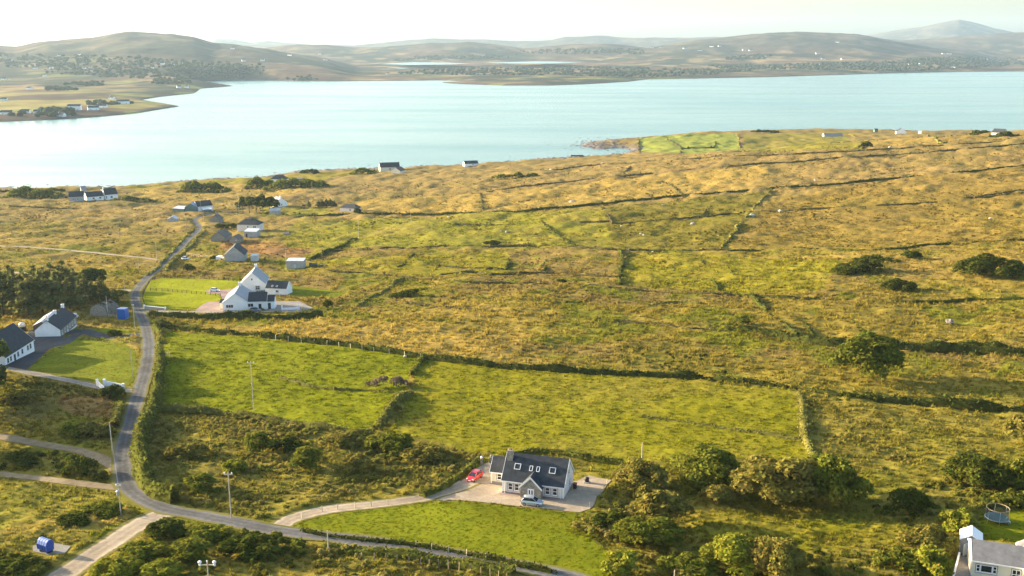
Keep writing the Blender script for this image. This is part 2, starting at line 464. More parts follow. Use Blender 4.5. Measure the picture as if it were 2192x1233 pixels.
# ------------------------------------------------------------------ mesh helpers
def link(o, parent=None):
    COL.objects.link(o)
    if parent is not None:
        o.parent = parent
    return o
def tag(o, label, cat, group=None, kind=None):
    if label: o['label'] = label
    if cat: o['category'] = cat
    if group: o['group'] = group
    if kind or cat: o['kind'] = kind or 'thing'
    return o
def empty(name, loc, rotz=0.0, label=None, cat=None, group=None):
    o = bpy.data.objects.new(name, None)
    o.location = loc; o.rotation_euler = (0, 0, rotz); o.empty_display_size = .5
    link(o)
    return tag(o, label, cat, group)
def mesh_from(name, V, F, material, parent=None, smooth=False, tint=None):
    me = bpy.data.meshes.new(name)
    V = np.asarray(V, float)
    if isinstance(F, np.ndarray):
        nf, k = F.shape
        me.vertices.add(len(V)); me.vertices.foreach_set('co', V.astype(np.float32).ravel())
        me.loops.add(nf * k); me.loops.foreach_set('vertex_index', F.astype(np.int32).ravel())
        me.polygons.add(nf); me.polygons.foreach_set('loop_start', np.arange(0, nf * k, k, dtype=np.int32)); me.polygons.foreach_set('loop_total', np.full(nf, k, np.int32))
        me.update(calc_edges=True)
    else:
        me.from_pydata([tuple(v) for v in V], [], F); me.update()
    if smooth:
        me.polygons.foreach_set('use_smooth', np.ones(len(me.polygons), bool))
    if tint is not None:
        a = me.attributes.new('tint', 'FLOAT_COLOR', 'POINT')
        a.data.foreach_set('color', np.c_[tint, np.ones(len(tint))].astype(np.float32).ravel())
    me.materials.append(M[material] if isinstance(material, str) else material)
    o = bpy.data.objects.new(name, me)
    return link(o, parent)

class MB:
    """collects boxes, prisms and loose faces into one mesh"""
    def __init__(self): self.v = []; self.f = []
    def add(self, V, F):
        b = len(self.v); self.v += [tuple(map(float, p)) for p in V]; self.f += [tuple(i + b for i in f) for f in F]
        return self
    def box(self, x0, x1, y0, y1, z0, z1):
        V = [(x0, y0, z0), (x1, y0, z0), (x1, y1, z0), (x0, y1, z0), (x0, y0, z1), (x1, y0, z1), (x1, y1, z1), (x0, y1, z1)]
        return self.add(V, [(3, 2, 1, 0), (4, 5, 6, 7), (0, 1, 5, 4), (1, 2, 6, 5), (2, 3, 7, 6), (3, 0, 4, 7)])
    def prism(self, poly, axis, a, b):
        """poly: (p,q) list; extruded along axis 'x' (p,q = y,z), 'y' (x,z) or 'z' (x,y)"""
        n = len(poly)
        mk = {'x': lambda t, p, q: (t, p, q), 'y': lambda t, p, q: (p, t, q), 'z': lambda t, p, q: (p, q, t)}[axis]
        V = [mk(a, *p) for p in poly] + [mk(b, *p) for p in poly]
        F = [tuple(range(n)), tuple(range(2 * n - 1, n - 1, -1))] + [(i, i + n, (i + 1) % n + n, (i + 1) % n) for i in range(n)]
        return self.add(V, F)
    def tube(self, a, b, r0, r1=None, n=8):
        r1 = r0 if r1 is None else r1
        a = Vector(a); b = Vector(b); d = (b - a).normalized()
        u = d.orthogonal().normalized(); w = d.cross(u)
        V = [a + (u * math.cos(6.28318 * i / n) + w * math.sin(6.28318 * i / n)) * r0 for i in range(n)] + [b + (u * math.cos(6.28318 * i / n) + w * math.sin(6.28318 * i / n)) * r1 for i in range(n)]
        return self.add(V, [tuple(range(n - 1, -1, -1)), tuple(range(n, 2 * n))] + [(i, (i + 1) % n, (i + 1) % n + n, i + n) for i in range(n)])
    def lathe(self, prof, n=12, c=(0, 0, 0)):
        V = []; F = []
        for r, z in prof:
            V += [(c[0] + r * math.cos(6.28318 * i / n), c[1] + r * math.sin(6.28318 * i / n), c[2] + z) for i in range(n)]
        for k in range(len(prof) - 1):
            F += [(k * n + i, k * n + (i + 1) % n, (k + 1) * n + (i + 1) % n, (k + 1) * n + i) for i in range(n)]
        F += [tuple(range(n - 1, -1, -1)), tuple(range((len(prof) - 1) * n, len(prof) * n))]
        return self.add(V, F)
    def build(self, name, material, parent=None, smooth=False, fix=True):
        o = mesh_from(name, self.v, self.f, material, parent, smooth)
        if fix:
            bm = bmesh.new(); bm.from_mesh(o.data); bmesh.ops.recalc_face_normals(bm, faces=bm.faces); bm.to_mesh(o.data); bm.free()
        return o

def copy_tree(o, parent=None):
    c = o.copy(); link(c, parent)
    for ch in list(o.children):
        copy_tree(ch, c)
    return c

# ------------------------------------------------------------------ plan of roads, yards and fields (photo rows and columns laid on the ground)
def W2(pts): return [tuple(p[:2]) for p in ats(pts)]
ROADS = {  # name: (centre line, width, material, height above ground)
    'lane': ([(1260, 1246), (1180, 1226), (1050, 1199), (900, 1174), (760, 1156), (650, 1143), (560, 1130), (450, 1108), (360, 1090), (305, 1068), (272, 1040), (262, 1000), (268, 950), (283, 890), (301, 830), (315, 780), (318, 730), (309, 692), (293, 655), (290, 627), (308, 602), (343, 571), (375, 540), (405, 511), (427, 488), (417, 471), (437, 462), (470, 456), (520, 452)], 3.5, 'tarmac', .09),
    'gravel_road': ([(372, 1092), (330, 1108), (285, 1130), (240, 1160), (190, 1193), (140, 1228), (100, 1260)], 4.6, 'gravel_lane', .075),
    'gravel_track': ([(258, 1010), (225, 985), (170, 965), (90, 951), (0, 934), (-60, 925)], 2.3, 'track', .06),
    'farm_track': ([(266, 1046), (225, 1042), (150, 1032), (60, 1021), (-40, 1012)], 1.9, 'track', .055),
    'bog_track': ([(-40, 526), (60, 529), (150, 536), (260, 547), (340, 557)], 3.2, 'gravel_lane', .06),
    'upper_track': ([(-30, 579), (40, 584), (95, 592)], 3.0, 'gravel_lane', .06),
    'entrance_drive': ([(292, 838), (262, 835), (215, 829), (150, 815), (90, 803), (30, 792), (-40, 780)], 2.7, 'grey_lane', .06),
    'cottage_drive': ([(300, 716), (262, 721), (215, 718), (175, 708), (140, 716)], 4.2, 'tarmac_dark', .06),
    'main_drive': ([(590, 1133), (622, 1112), (690, 1094), (780, 1083), (860, 1074), (930, 1060), (975, 1046), (1010, 1030)], 3.6, 'gravel_lane', .065),
    'house_drive': ([(300, 666), (350, 667), (420, 668), (470, 668), (560, 667), (640, 664)], 3.2, 'grey_lane', .055),
    'side_drive': ([(283, 623), (262, 620), (240, 622)], 3.0, 'gravel_lane', .06),
}
ROADW = {k: W2(v[0]) for k, v in ROADS.items()}
ROADC = {k: [tuple(p) for p in catmull(ROADW[k], 1.5)] for k in ROADW}
YARDS = {  # name: (outline, material, height)
    'front_yard': ([(935, 1072), (990, 1040), (1022, 1002), (1045, 990), (1062, 1000), (1085, 1030), (1150, 1040), (1235, 1030), (1262, 1018), (1306, 1028), (1285, 1058), (1262, 1090), (1240, 1097), (1150, 1088), (1040, 1076), (985, 1072)], 'gravel', .06),
    'side_apron': ([(80, 700), (140, 722), (180, 712), (150, 735), (108, 745), (84, 768), (60, 790), (36, 796), (-10, 786), (-10, 770), (70, 742), (60, 712)], 'tarmac_dark', .055),
    'paved_apron': ([(418, 664), (440, 648), (456, 645), (500, 648), (500, 668), (420, 667)], 'pink_paving', .06),
    'car_apron': ([(438, 622), (470, 621), (500, 618), (512, 608), (525, 612), (520, 640), (480, 650), (476, 640), (470, 630), (445, 628)], 'pink_paving', .06),
    'patio': ([(570, 645), (640, 645), (672, 660), (640, 668), (580, 668)], 'gravel_grey', .06),
    'side_yard': ([(2052, 1188), (2075, 1196), (2082, 1236), (2100, 1270), (2030, 1270), (2040, 1236)], 'gravel_grey', .06),
    'bin_stand': ([(70, 1168), (112, 1162), (150, 1170), (140, 1186), (100, 1188), (72, 1180)], 'gravel_grey', .055),
}
LAWNS = {
    'front_lawn': ([(646, 1110), (700, 1097), (790, 1087), (900, 1078), (975, 1075), (1040, 1079), (1150, 1091), (1238, 1100), (1218, 1128), (1222, 1142), (1262, 1150), (1300, 1180), (1306, 1232), (1240, 1238), (1190, 1222), (1050, 1189), (900, 1165), (760, 1147), (655, 1137)], 'lawn', .03),
    'verge_lawn': ([(1030, 984), (1022, 1000), (988, 1036), (940, 1054), (900, 1060), (960, 1040), (1000, 1006), (1018, 988)], 'lawn', .035),
    'house_lawn': ([(318, 602), (345, 595), (420, 597), (505, 601), (518, 607), (508, 614), (490, 619), (440, 622), (470, 632), (474, 642), (452, 646), (436, 652), (420, 661), (380, 663), (306, 656), (302, 632)], 'lawn_fresh', .03),
    'back_lawn': ([(615, 612), (650, 614), (745, 626), (720, 636), (620, 634)], 'lawn', .03),
    'garden_lawn': ([(62, 789), (100, 760), (122, 742), (150, 727), (200, 728), (262, 738), (288, 748), (294, 790), (284, 826), (235, 824), (150, 808), (90, 797)], 'lawn', .03),
    'cottage_lawn': ([(180, 705), (225, 702), (280, 706), (282, 714), (215, 712), (185, 708)], 'lawn', .035),
    'roadside_grass': ([(640, 1112), (622, 1122), (630, 1138), (655, 1142), (648, 1128)], 'lawn', .035),
    'bungalow_lawn': ([(2098, 1100), (2240, 1090), (2240, 1166), (2170, 1160), (2100, 1150)], 'lawn', .03),
}
YARDW = {k: W2(v[0]) for k, v in YARDS.items()}
LAWNW = {k: W2(v[0]) for k, v in LAWNS.items()}
FIELDS = [  # outline, kind, softness
    ([(352, 706), (480, 716), (700, 737), (870, 755), (905, 768), (882, 800), (872, 838), (798, 918), (720, 922), (600, 900), (480, 880), (350, 872), (342, 800)], 'pasture', 1.0),
    ([(905, 768), (1100, 789), (1400, 810), (1705, 840), (1720, 940), (1738, 990), (1560, 985), (1380, 985), (1290, 1000), (1200, 962), (1000, 968), (835, 930), (878, 848)], 'meadow', 1.0),
    ([(760, 470), (870, 465), (1290, 447), (1316, 530), (1200, 527), (900, 528), (700, 535), (640, 520)], 'upgreen', 1.0),
    ([(1290, 447), (1648, 407), (1600, 462), (1540, 532), (1320, 530)], 'olive', 1.0),
    ([(1340, 540), (1560, 545), (1800, 560), (1760, 625), (1600, 628), (1332, 612)], 'yellowgreen', 1.0),
    ([(650, 560), (880, 545), (1090, 540), (1085, 590), (850, 590)], 'yellowgreen', .8),
    ([(1366, 296), (1440, 290), (1578, 286), (1590, 323), (1460, 328), (1370, 326)], 'bright', 1.0),
    ([(1592, 288), (1812, 284), (1842, 318), (1600, 326)], 'upgreen', .75),
    ([(1822, 286), (1980, 288), (2010, 306), (1848, 316)], 'gold', .7), ([(1985, 288), (2120, 292), (2090, 302), (2015, 306)], 'hill', .8),
    ([(640, 470), (760, 470), (690, 540), (650, 560), (600, 505)], 'upgreen', .8),
    ([(560, 440), (700, 445), (720, 460), (560, 465)], 'upgreen', .8),
    ([(1036, 452), (1040, 416), (1300, 384), (1640, 352), (1650, 400), (1440, 420), (1200, 443)], 'gold', .8),
    ([(760, 455), (1030, 452), (1030, 414), (900, 420), (770, 430)], 'gold', .8),
    ([(300, 405), (480, 395), (700, 400), (560, 430), (440, 440), (300, 430)], 'gold', .8),
    ([(260, 400), (420, 388), (640, 372), (800, 366), (640, 392), (380, 398), (300, 408)], 'yellowgreen', .8),
    ([(475, 512), (560, 516), (672, 534), (640, 552), (560, 545), (470, 535)], 'bracken', .9),
    ([(0, 664), (130, 668), (170, 676), (140, 690), (60, 690), (0, 684)], 'gold', 1.0),
    ([(170, 682), (270, 690), (288, 700), (270, 706), (170, 698)], 'gold', 1.0),
    ([(700, 680), (1000, 700), (1120, 780), (900, 758), (700, 735), (560, 720), (480, 700)], 'gold', .7),
    ([(1660, 420), (2192, 350), (2192, 520), (1700, 535), (1560, 535)], 'hill', .9),
    ([(0, 1140), (120, 1115), (280, 1080), (300, 1098), (220, 1130), (100, 1150), (0, 1165)], 'gold', .9),
    ([(120, 830), (240, 850), (255, 890), (200, 890), (130, 870)], 'bracken', .7),
    ([(1350, 1120), (1600, 1095), (1950, 1130), (2000, 1180), (1700, 1200), (1500, 1150)], 'meadow', .7),
]
FIELDW = [(W2(p), k, s) for p, k, s in FIELDS]
SCRUB = [  # outline, plants per square metre, plant size, colour family
    ([(330, 884), (480, 884), (620, 906), (740, 925), (860, 945), (1000, 966), (1025, 978), (990, 1020), (930, 1048), (840, 1062), (720, 1082), (600, 1108), (500, 1112), (420, 1096), (340, 1066), (302, 1030), (300, 960)], .75, .85, 'mixed'),
    ([(1255, 1100), (1290, 1040), (1320, 1000), (1420, 998), (1480, 1080), (1480, 1180), (1540, 1245), (1310, 1245), (1302, 1180), (1222, 1140)], .6, 1.0, 'mixed'),
    ([(1500, 1190), (1700, 1180), (1960, 1170), (2050, 1130), (2060, 1245), (1500, 1245)], .28, 1.1, 'green'),
    ([(1860, 1060), (2192, 1010), (2240, 1090), (2080, 1120), (1960, 1130), (1860, 1100)], .5, 1.1, 'green'),
    ([(310, 1124), (350, 1118), (470, 1132), (600, 1150), (680, 1160), (600, 1245), (150, 1245), (240, 1180)], .34, 1.1, 'green'),
    ([(0, 975), (90, 972), (190, 980), (225, 1000), (222, 1026), (120, 1024), (0, 1008)], .6, 1.1, 'dark'),
    ([(0, 800), (60, 806), (140, 824), (205, 838), (215, 850), (120, 850), (0, 835)], .45, .9, 'green'),
    ([(120, 905), (240, 912), (235, 938), (130, 935)], .6, 1.2, 'mixed'),
    ([(680, 1164), (1000, 1206), (1120, 1245), (620, 1245)], .3, .95, 'mixed'),
    ([(0, 1150), (120, 1130), (240, 1120), (180, 1150), (150, 1165), (60, 1165), (0, 1175)], .35, .9, 'green'),
    ([(0, 1190), (90, 1190), (180, 1190), (120, 1240), (0, 1245)], .3, .9, 'dark'),
    ([(1750, 880), (1960, 990), (1900, 1010), (1740, 990)], .22, .9, 'mixed'),
    ([(1320, 740), (1480, 730), (1560, 800), (1330, 785)], .12, .9, 'dark'),
]
SCRUBW = [(W2(p), *r) for p, *r in SCRUB]
HOUSE_PADS = []        # filled with footprints (world polygons) before the grass is grown

COLS = {'pasture': (.145, .152, .004), 'meadow': (.168, .155, .008), 'upgreen': (.185, .17, .018), 'olive': (.135, .115, .016), 'yellowgreen': (.20, .172, .014), 'bright': (.21, .225, .04),
        'gold': (.29, .200, .045), 'bracken': (.235, .13, .05), 'hill': (.185, .128, .028), 'heath': (.200, .150, .026), 'brown': (.168, .118, .036), 'green': (.125, .128, .012), 'scrub': (.18, .145, .026)}
def lerp(a, b, t): return a + (b - a) * t[:, None]
def gcol(X, Y):
    X = np.asarray(X, float).ravel(); Y = np.asarray(Y, float).ravel()
    n1 = fbm(X / 38, Y / 30, 101, 4); n2 = fbm(X / 11, Y / 14, 131, 3); n3 = fbm(X / 3.2, Y / 3.8, 151, 3); n4 = fbm(X / 90, Y / 70, 171, 3)
    c = np.tile(np.array(COLS['heath']), (len(X), 1))
    c = lerp(c, np.array(COLS['brown']), sstep(.48, .70, n1) * .8)
    c = lerp(c, np.array(COLS['green']), sstep(.50, .66, n2) * .8)
    c = lerp(c, np.array(COLS['gold']), sstep(.54, .74, n4) * .5)
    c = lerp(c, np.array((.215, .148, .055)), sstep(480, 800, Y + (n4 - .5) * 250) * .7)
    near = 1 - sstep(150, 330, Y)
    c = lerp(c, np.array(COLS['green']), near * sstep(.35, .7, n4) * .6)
    wx = X + (n3 - .5) * 3; wy = Y + (n2 - .5) * 6
    for poly, kind, s in FIELDW:
        a = np.array(poly); mask = (X > a[:, 0].min() - 8) & (X < a[:, 0].max() + 8) & (Y > a[:, 1].min() - 8) & (Y < a[:, 1].max() + 8)
        if not mask.any(): continue
        idx = np.where(mask)[0]
        ins = pip(poly, wx[idx], wy[idx])
        j = idx[ins]
        f = s * np.where(kind in ('pasture', 'bright'), 1.0, .55 + .45 * sstep(.3, .62, n2[j] * .5 + n1[j] * .5))
        c[j] = lerp(c[j], np.array(COLS[kind]), f)
    for poly, *_ in SCRUBW:
        a = np.array(poly); idx = np.where((X > a[:, 0].min()) & (X < a[:, 0].max()) & (Y > a[:, 1].min()) & (Y < a[:, 1].max()))[0]
        if len(idx):
            j = idx[pip(poly, wx[idx], wy[idx])]
            c[j] = lerp(c[j], np.array(COLS['scrub']), np.full(len(j), .65))
    c = c * (.80 + .42 * n3)[:, None]
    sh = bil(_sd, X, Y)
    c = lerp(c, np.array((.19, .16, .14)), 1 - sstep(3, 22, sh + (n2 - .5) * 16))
    return c
def flatmask(X, Y, margin=1.0):
    """1 on roads, yards, lawns and house pads; 0 on rough ground"""
    m = np.zeros(X.shape)
    for k, pts in ROADC.items():
        a = np.array(pts); w = ROADS[k][1] / 2
        idx = np.where((X > a[:, 0].min() - 9) & (X < a[:, 0].max() + 9) & (Y > a[:, 1].min() - 9) & (Y < a[:, 1].max() + 9))[0]
        if len(idx):
            d = dist_poly(pts[::2] + [pts[-1]], X[idx], Y[idx])
            m[idx] = np.maximum(m[idx], 1 - sstep(w + margin * .4, w + margin * 1.6, d))
    for poly in list(YARDW.values()) + list(LAWNW.values()) + HOUSE_PADS:
        a = np.array(poly); idx = np.where((X > a[:, 0].min() - 3) & (X < a[:, 0].max() + 3) & (Y > a[:, 1].min() - 3) & (Y < a[:, 1].max() + 3))[0]
        if len(idx):
            ins = pip(poly, X[idx], Y[idx]); d = dist_poly(poly, X[idx], Y[idx], True)
            m[idx] = np.maximum(m[idx], np.where(ins, 1.0, 1 - sstep(margin * .3, margin * 1.4, d)))
    return m
def rough_amp(X, Y):
    """how tussocky the ground is"""
    a = np.ones(X.shape)
    for (poly, kind, s) in FIELDW[:2]:
        a[pip(poly, X, Y)] = .55
    return a

def make_ground():
    ys = [62.0]
    while ys[-1] < 1780: ys.append(ys[-1] * 1.0042)
    ys = np.array(ys); us = np.linspace(-.78, .78, 640)
    Yg, Ug = np.meshgrid(ys, us, indexing='ij'); Xg = Ug * (Yg + 25); sh = Xg.shape
    X, Y = Xg.ravel(), Yg.ravel()
    z = gz(X, Y)
    fm = flatmask(X, Y)
    k = (1 - fm) * sstep(0, 30, bil(_sd, X, Y)) * rough_amp(X, Y)
    md = (fbm(X / 2.6, Y / 2.9, 201, 3, .6) - .5) * .75 + (fbm(X / 9, Y / 10, 221, 2) - .5) * 1.1 + (fbm(X / 26, Y / 26, 231, 2) - .5) * 1.6
    far = sstep(300, 800, Y)
    md = md * (1 + far * .9) + (fbm(X / 14, Y / 18, 241, 3) - .5) * 2.2 * far + (fbm(X / 7, Y / 11, 251, 3) - .5) * .9 * sstep(220, 420, Y)
    z = z + md * k - fm * .02
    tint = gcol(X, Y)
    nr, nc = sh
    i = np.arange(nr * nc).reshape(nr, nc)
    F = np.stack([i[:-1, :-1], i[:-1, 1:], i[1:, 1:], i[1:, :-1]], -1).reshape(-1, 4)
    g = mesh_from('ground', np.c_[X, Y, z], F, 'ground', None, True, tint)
    g['kind'] = 'structure'

def far_col(X, Y, Z):
    n1 = fbm(X / 320, Y / 260, 301, 5); n2 = fbm(X / 110, Y / 130, 321, 4); n3 = fbm(X / 900, Y / 900, 331, 3)
    c = np.tile(np.array((.125, .080, .052)), (len(X), 1))
    c = lerp(c, np.array((.042, .046, .030)), sstep(.46, .56, n1))
    c = lerp(c, np.array((.20, .14, .065)), sstep(.53, .72, n2) * .8)
    c = lerp(c, np.array((.05, .055, .04)), sstep(.45, .75, n3) * .6)
    c = lerp(c, np.array((.075, .07, .055)), sstep(40, 160, Z) * .6)
    pen = (1 - sstep(2600, 3000, Y)) * (1 - sstep(-200, 100, X))
    c = lerp(c, np.array((.21, .18, .05)), pen * sstep(.35, .6, n2) * .75)
    sd = dist_poly(_f, X, Y)
    c = lerp(c, np.array((.07, .06, .05)), (1 - sstep(12, 45, sd * (.4 + 1.2 * n2))) * .85)
    fieldn = vnoise(X / 130 + n1 * 1.5, Y / 170, 345)
    c = lerp(c, np.array((.17, .175, .05)), sstep(.72, .8, fieldn) * (1 - sstep(3500, 5200, Y)) * .8)
    return c * (.45 + 1.1 * n2)[:, None]
def make_far():
    ys = [1500.0]
    while ys[-1] < 18500: ys.append(ys[-1] * 1.0062)
    ys = np.array(ys); us = np.linspace(-.72, .72, 620)
    Yg, Ug = np.meshgrid(ys, us, indexing='ij'); Xg = Ug * Yg; nr, nc = Xg.shape
    X, Y = Xg.ravel(), Yg.ravel()
    Z = far_z(X, Y)
    tint = far_col(X, Y, Z)
    i = np.arange(nr * nc).reshape(nr, nc)
    F = np.stack([i[:-1, :-1], i[:-1, 1:], i[1:, 1:], i[1:, :-1]], -1).reshape(-1, 4)
    o = mesh_from('far_hills', np.c_[X, Y, Z], F, 'far_ground', None, True, tint)
    o['kind'] = 'structure'

def make_sea():
    V = []; xs = np.linspace(-14000, 14000, 29); ys = np.linspace(700, 18500, 19)
    for y in ys:
        V += [(x, y, 0.0) for x in xs]
    F = [(r * 29 + c, r * 29 + c + 1, (r + 1) * 29 + c + 1, (r + 1) * 29 + c) for r in range(18) for c in range(28)]
    o = mesh_from('sea', V, F, 'sea'); o['kind'] = 'structure'
    for pts in ([(815, 137), (880, 139), (960, 138), (1010, 136), (960, 134), (880, 133)], [(1040, 134), (1100, 136), (1180, 136), (1250, 133), (1160, 131)], [(826, 145), (860, 147), (886, 145), (850, 144)]):
        P = [far_at(*p) for p in pts]
        zz = max(p.z for p in P) + .8
        Q = [on_plane(*p, zz) for p in pts]
        o = mesh_from('lake', [(q[0], q[1], zz) for q in Q], [tuple(range(len(Q)))], 'sea'); o['kind'] = 'structure'

def make_haze():
    o = MB().box(-15500, 15500, -1500, 19500, -8, 640).build('haze', 'white')
    o.data.materials.clear()
    m = bpy.data.materials.new('sea_air'); m.use_nodes = True; t = m.node_tree; t.nodes.clear()
    v = t.nodes.new('ShaderNodeVolumePrincipled'); out = t.nodes.new('ShaderNodeOutputMaterial')
    v.inputs['Color'].default_value = (.58, .79, 1.0, 1); v.inputs['Density'].default_value = 3.1e-5; v.inputs['Anisotropy'].default_value = .25
    t.links.new(v.outputs[0], out.inputs['Volume'])
    o.data.materials.append(m); o['kind'] = 'stuff'

def ribbon(name, pts, w, material, h, wob=.12):
    P = np.array(pts); n = len(P)
    T = np.gradient(P, axis=0); T /= np.linalg.norm(T, axis=1)[:, None] + 1e-9
    N = np.c_[-T[:, 1], T[:, 0]]
    offs = np.array([-.62, -.5, -.25, 0, .25, .5, .62])
    V = []
    wl = 1 + (fbm(np.arange(n) / 3.0, np.zeros(n), 11, 3) - .5) * wob * 4; wr = 1 + (fbm(np.arange(n) / 3.0, np.ones(n) * 9, 13, 3) - .5) * wob * 4
    for k, o in enumerate(offs):
        ww = w * o * (wl if o < 0 else wr)
        q = P + N * ww[:, None]
        V.append(np.c_[q, gz(q[:, 0], q[:, 1]) + h])
    V = np.stack(V, 1).reshape(-1, 3)
    i = np.arange(n * 7).reshape(n, 7)
    F = np.stack([i[:-1, :-1], i[1:, :-1], i[1:, 1:], i[:-1, 1:]], -1).reshape(-1, 4)[:, ::-1]
    o = mesh_from(name, V, F, material, None, True); o['kind'] = 'structure'
    a = o.data.attributes.new('across', 'FLOAT', 'POINT'); a.data.foreach_set('value', np.tile(offs * 2, n).astype(np.float32))
    return o
def sheet(name, poly, material, h, cell=1.6, wob=.35):
    P = np.array(poly); Q = []
    for a, b in zip(P, np.roll(P, -1, 0)):
        n = max(1, int(np.linalg.norm(b - a) / 1.2))
        Q += [a + (b - a) * k / n for k in range(n)]
    Q = np.array(Q); Q = Q + np.c_[fbm(Q[:, 0] / 2, Q[:, 1] / 2, 61, 2) - .5, fbm(Q[:, 0] / 2, Q[:, 1] / 2, 67, 2) - .5] * wob * 2
    gx, gy = np.meshgrid(np.arange(Q[:, 0].min(), Q[:, 0].max(), cell), np.arange(Q[:, 1].min(), Q[:, 1].max(), cell))
    gx = gx.ravel(); gy = gy.ravel()
    k = pip([tuple(q) for q in Q], gx, gy) & (dist_poly([tuple(q) for q in Q], gx, gy, True) > cell * .5)
    pts = [Vector(q) for q in Q] + [Vector((x, y)) for x, y in zip(gx[k], gy[k])]
    nb = len(Q)
    r = mgeo.delaunay_2d_cdt(pts, [], [list(range(nb))], 1, 1e-4)
    V = np.array([tuple(v) for v in r[0]])
    o = mesh_from(name, np.c_[V, gz(V[:, 0], V[:, 1]) + h], [tuple(f) for f in r[2]], material, None, True)
    bm = bmesh.new(); bm.from_mesh(o.data)
    for f in bm.faces:
        f.normal_update()
        if f.normal.z < 0: f.normal_flip()
    bm.to_mesh(o.data); bm.free()
    o['kind'] = 'structure'
    return o
def make_roads():
    for k, (p, w, m, h) in ROADS.items(): ribbon(k, ROADC[k], w, m, h)
    for k, (p, m, h) in YARDS.items(): sheet(k, YARDW[k], m, h)
    for k, (p, m, h) in LAWNS.items(): sheet(k, LAWNW[k], m, h)

# ------------------------------------------------------------------ foliage
def cards(P, N, S, rg, aspect=1.5, jit=.75):
    """rhombic leaf sprays at P, facing roughly N"""
    n = len(P)
    N = N + rg.normal(0, jit, (n, 3)); N /= np.linalg.norm(N, axis=1)[:, None] + 1e-9
    R = rg.normal(0, 1, (n, 3)); T = np.cross(N, R); T /= np.linalg.norm(T, axis=1)[:, None] + 1e-9
    B = np.cross(N, T)
    S = np.broadcast_to(S, (n,))[:, None] * rg.uniform(.65, 1.35, (n, 1))
    V = np.stack([P - T * S * .5 * aspect, P - B * S * .5, P + T * S * .5 * aspect, P + B * S * .5], 1).reshape(-1, 3)
    F = np.arange(4 * n).reshape(n, 4)
    return V, F
def leaf_cloud(lobes, n, size, rg, base, var=.17, alt=None, depth=.35):
    """leaf sprays through the outer volume of a set of ellipsoids"""
    L = np.array(lobes, float)
    wgt = L[:, 3] * L[:, 4] + L[:, 4] * L[:, 5] + L[:, 3] * L[:, 5]
    k = rg.choice(len(L), n, p=wgt / wgt.sum())
    D = rg.normal(0, 1, (n, 3)); D /= np.linalg.norm(D, axis=1)[:, None]
    D[:, 2] = np.where(D[:, 2] < -.35, -D[:, 2], D[:, 2])
    r = 1 - depth * rg.random(n) ** 1.6
    P = L[k, :3] + D * L[k, 3:] * r[:, None]
    N = D / L[k, 3:]; N /= np.linalg.norm(N, axis=1)[:, None]
    keep = P[:, 2] > -.05
    P, N, k = P[keep], N[keep], k[keep]
    V, F = cards(P, N, size, rg)
    base = np.array(base)
    lobe_c = rg.uniform(1 - var, 1 + var, (len(L), 1)) * np.ones((1, 3))
    if alt is not None:
        mixv = rg.random((len(L), 1)) ** 2 * .8
        lobe_c = lobe_c * (base * (1 - mixv) + np.array(alt) * mixv) / base
    c = base * lobe_c[k] * rg.uniform(1 - var, 1 + var, (len(P), 1)) * rg.normal(1, .06, (len(P), 3))
    return V, F, np.repeat(np.clip(c, .005, .6), 4, 0)
def join(parts):
    V, F, T, b = [], [], [], 0
    for v, f, t in parts:
        V.append(v); F.append(f + b); T.append(t); b += len(v)
    return np.concatenate(V), np.concatenate(F), np.concatenate(T)

def lobes_for(kind, rg):
    """unit bush: about one unit wide and one high"""
    L = []
    if kind == 'round':
        for i in range(34):
            a = rg.uniform(0, 6.28); r = .40 * math.sqrt(rg.random()); z = .16 + .60 * math.sqrt(max(0, 1 - (r / .42) ** 2)) * rg.uniform(.35, 1)
            s = rg.uniform(.12, .20)
            L.append((r * math.cos(a), r * math.sin(a), z, s, s, s))
    elif kind == 'low':
        for i in range(34):
            a = rg.uniform(0, 6.28); r = .46 * math.sqrt(rg.random()); z = .10 + .52 * math.sqrt(max(0, 1 - (r / .5) ** 2)) * rg.uniform(.3, 1)
            s = rg.uniform(.10, .17)
            L.append((r * math.cos(a), r * math.sin(a), z, s, s, s * 1.5))
    elif kind == 'swept':                       # sheared by the wind: low on one side, high and steep on the other
        for i in range(60):
            x = rg.uniform(-.5, .42); y = rg.uniform(-.33, .33); f = (x + .5) / .92
            top = (.16 + .80 * min(1, f * 1.15) ** .8) * (1 - 1.2 * y * y)
            s = rg.uniform(.10, .16)
            L.append((x, y, max(.05, top * rg.uniform(.3, 1.0) - s * .6), s, s, s * 1.15))
    return L
BUSH = {}
BUSH_COL = {'dark': ((.060, .075, .012), (.095, .10, .016)), 'green': ((.12, .135, .017), (.185, .175, .024)), 'olive': ((.175, .157, .03), (.235, .19, .044)), 'bright': ((.19, .20, .02), (.25, .235, .032)), 'bramble': ((.16, .12, .085), (.14, .11, .06))}
def bush_mesh(kind, col, nsize, var):
    key = (kind, col, nsize, var)
    if key not in BUSH:
        rg = np.random.default_rng(sum(map(ord, kind + col)) * 7 + nsize * 131 + var)
        n = {0: 700, 1: 2200, 2: 6500}[nsize]; sz = {0: .125, 1: .070, 2: .040}[nsize]
        V, F, T = leaf_cloud(lobes_for(kind, rg), n, sz, rg, *[BUSH_COL[col][0]], alt=BUSH_COL[col][1])
        me_o = mesh_from('bush', V, F, 'leaf', None, False, T)
        me = me_o.data; bpy.data.objects.remove(me_o)
        BUSH[key] = me
    return BUSH[key]
nb_ = [0]
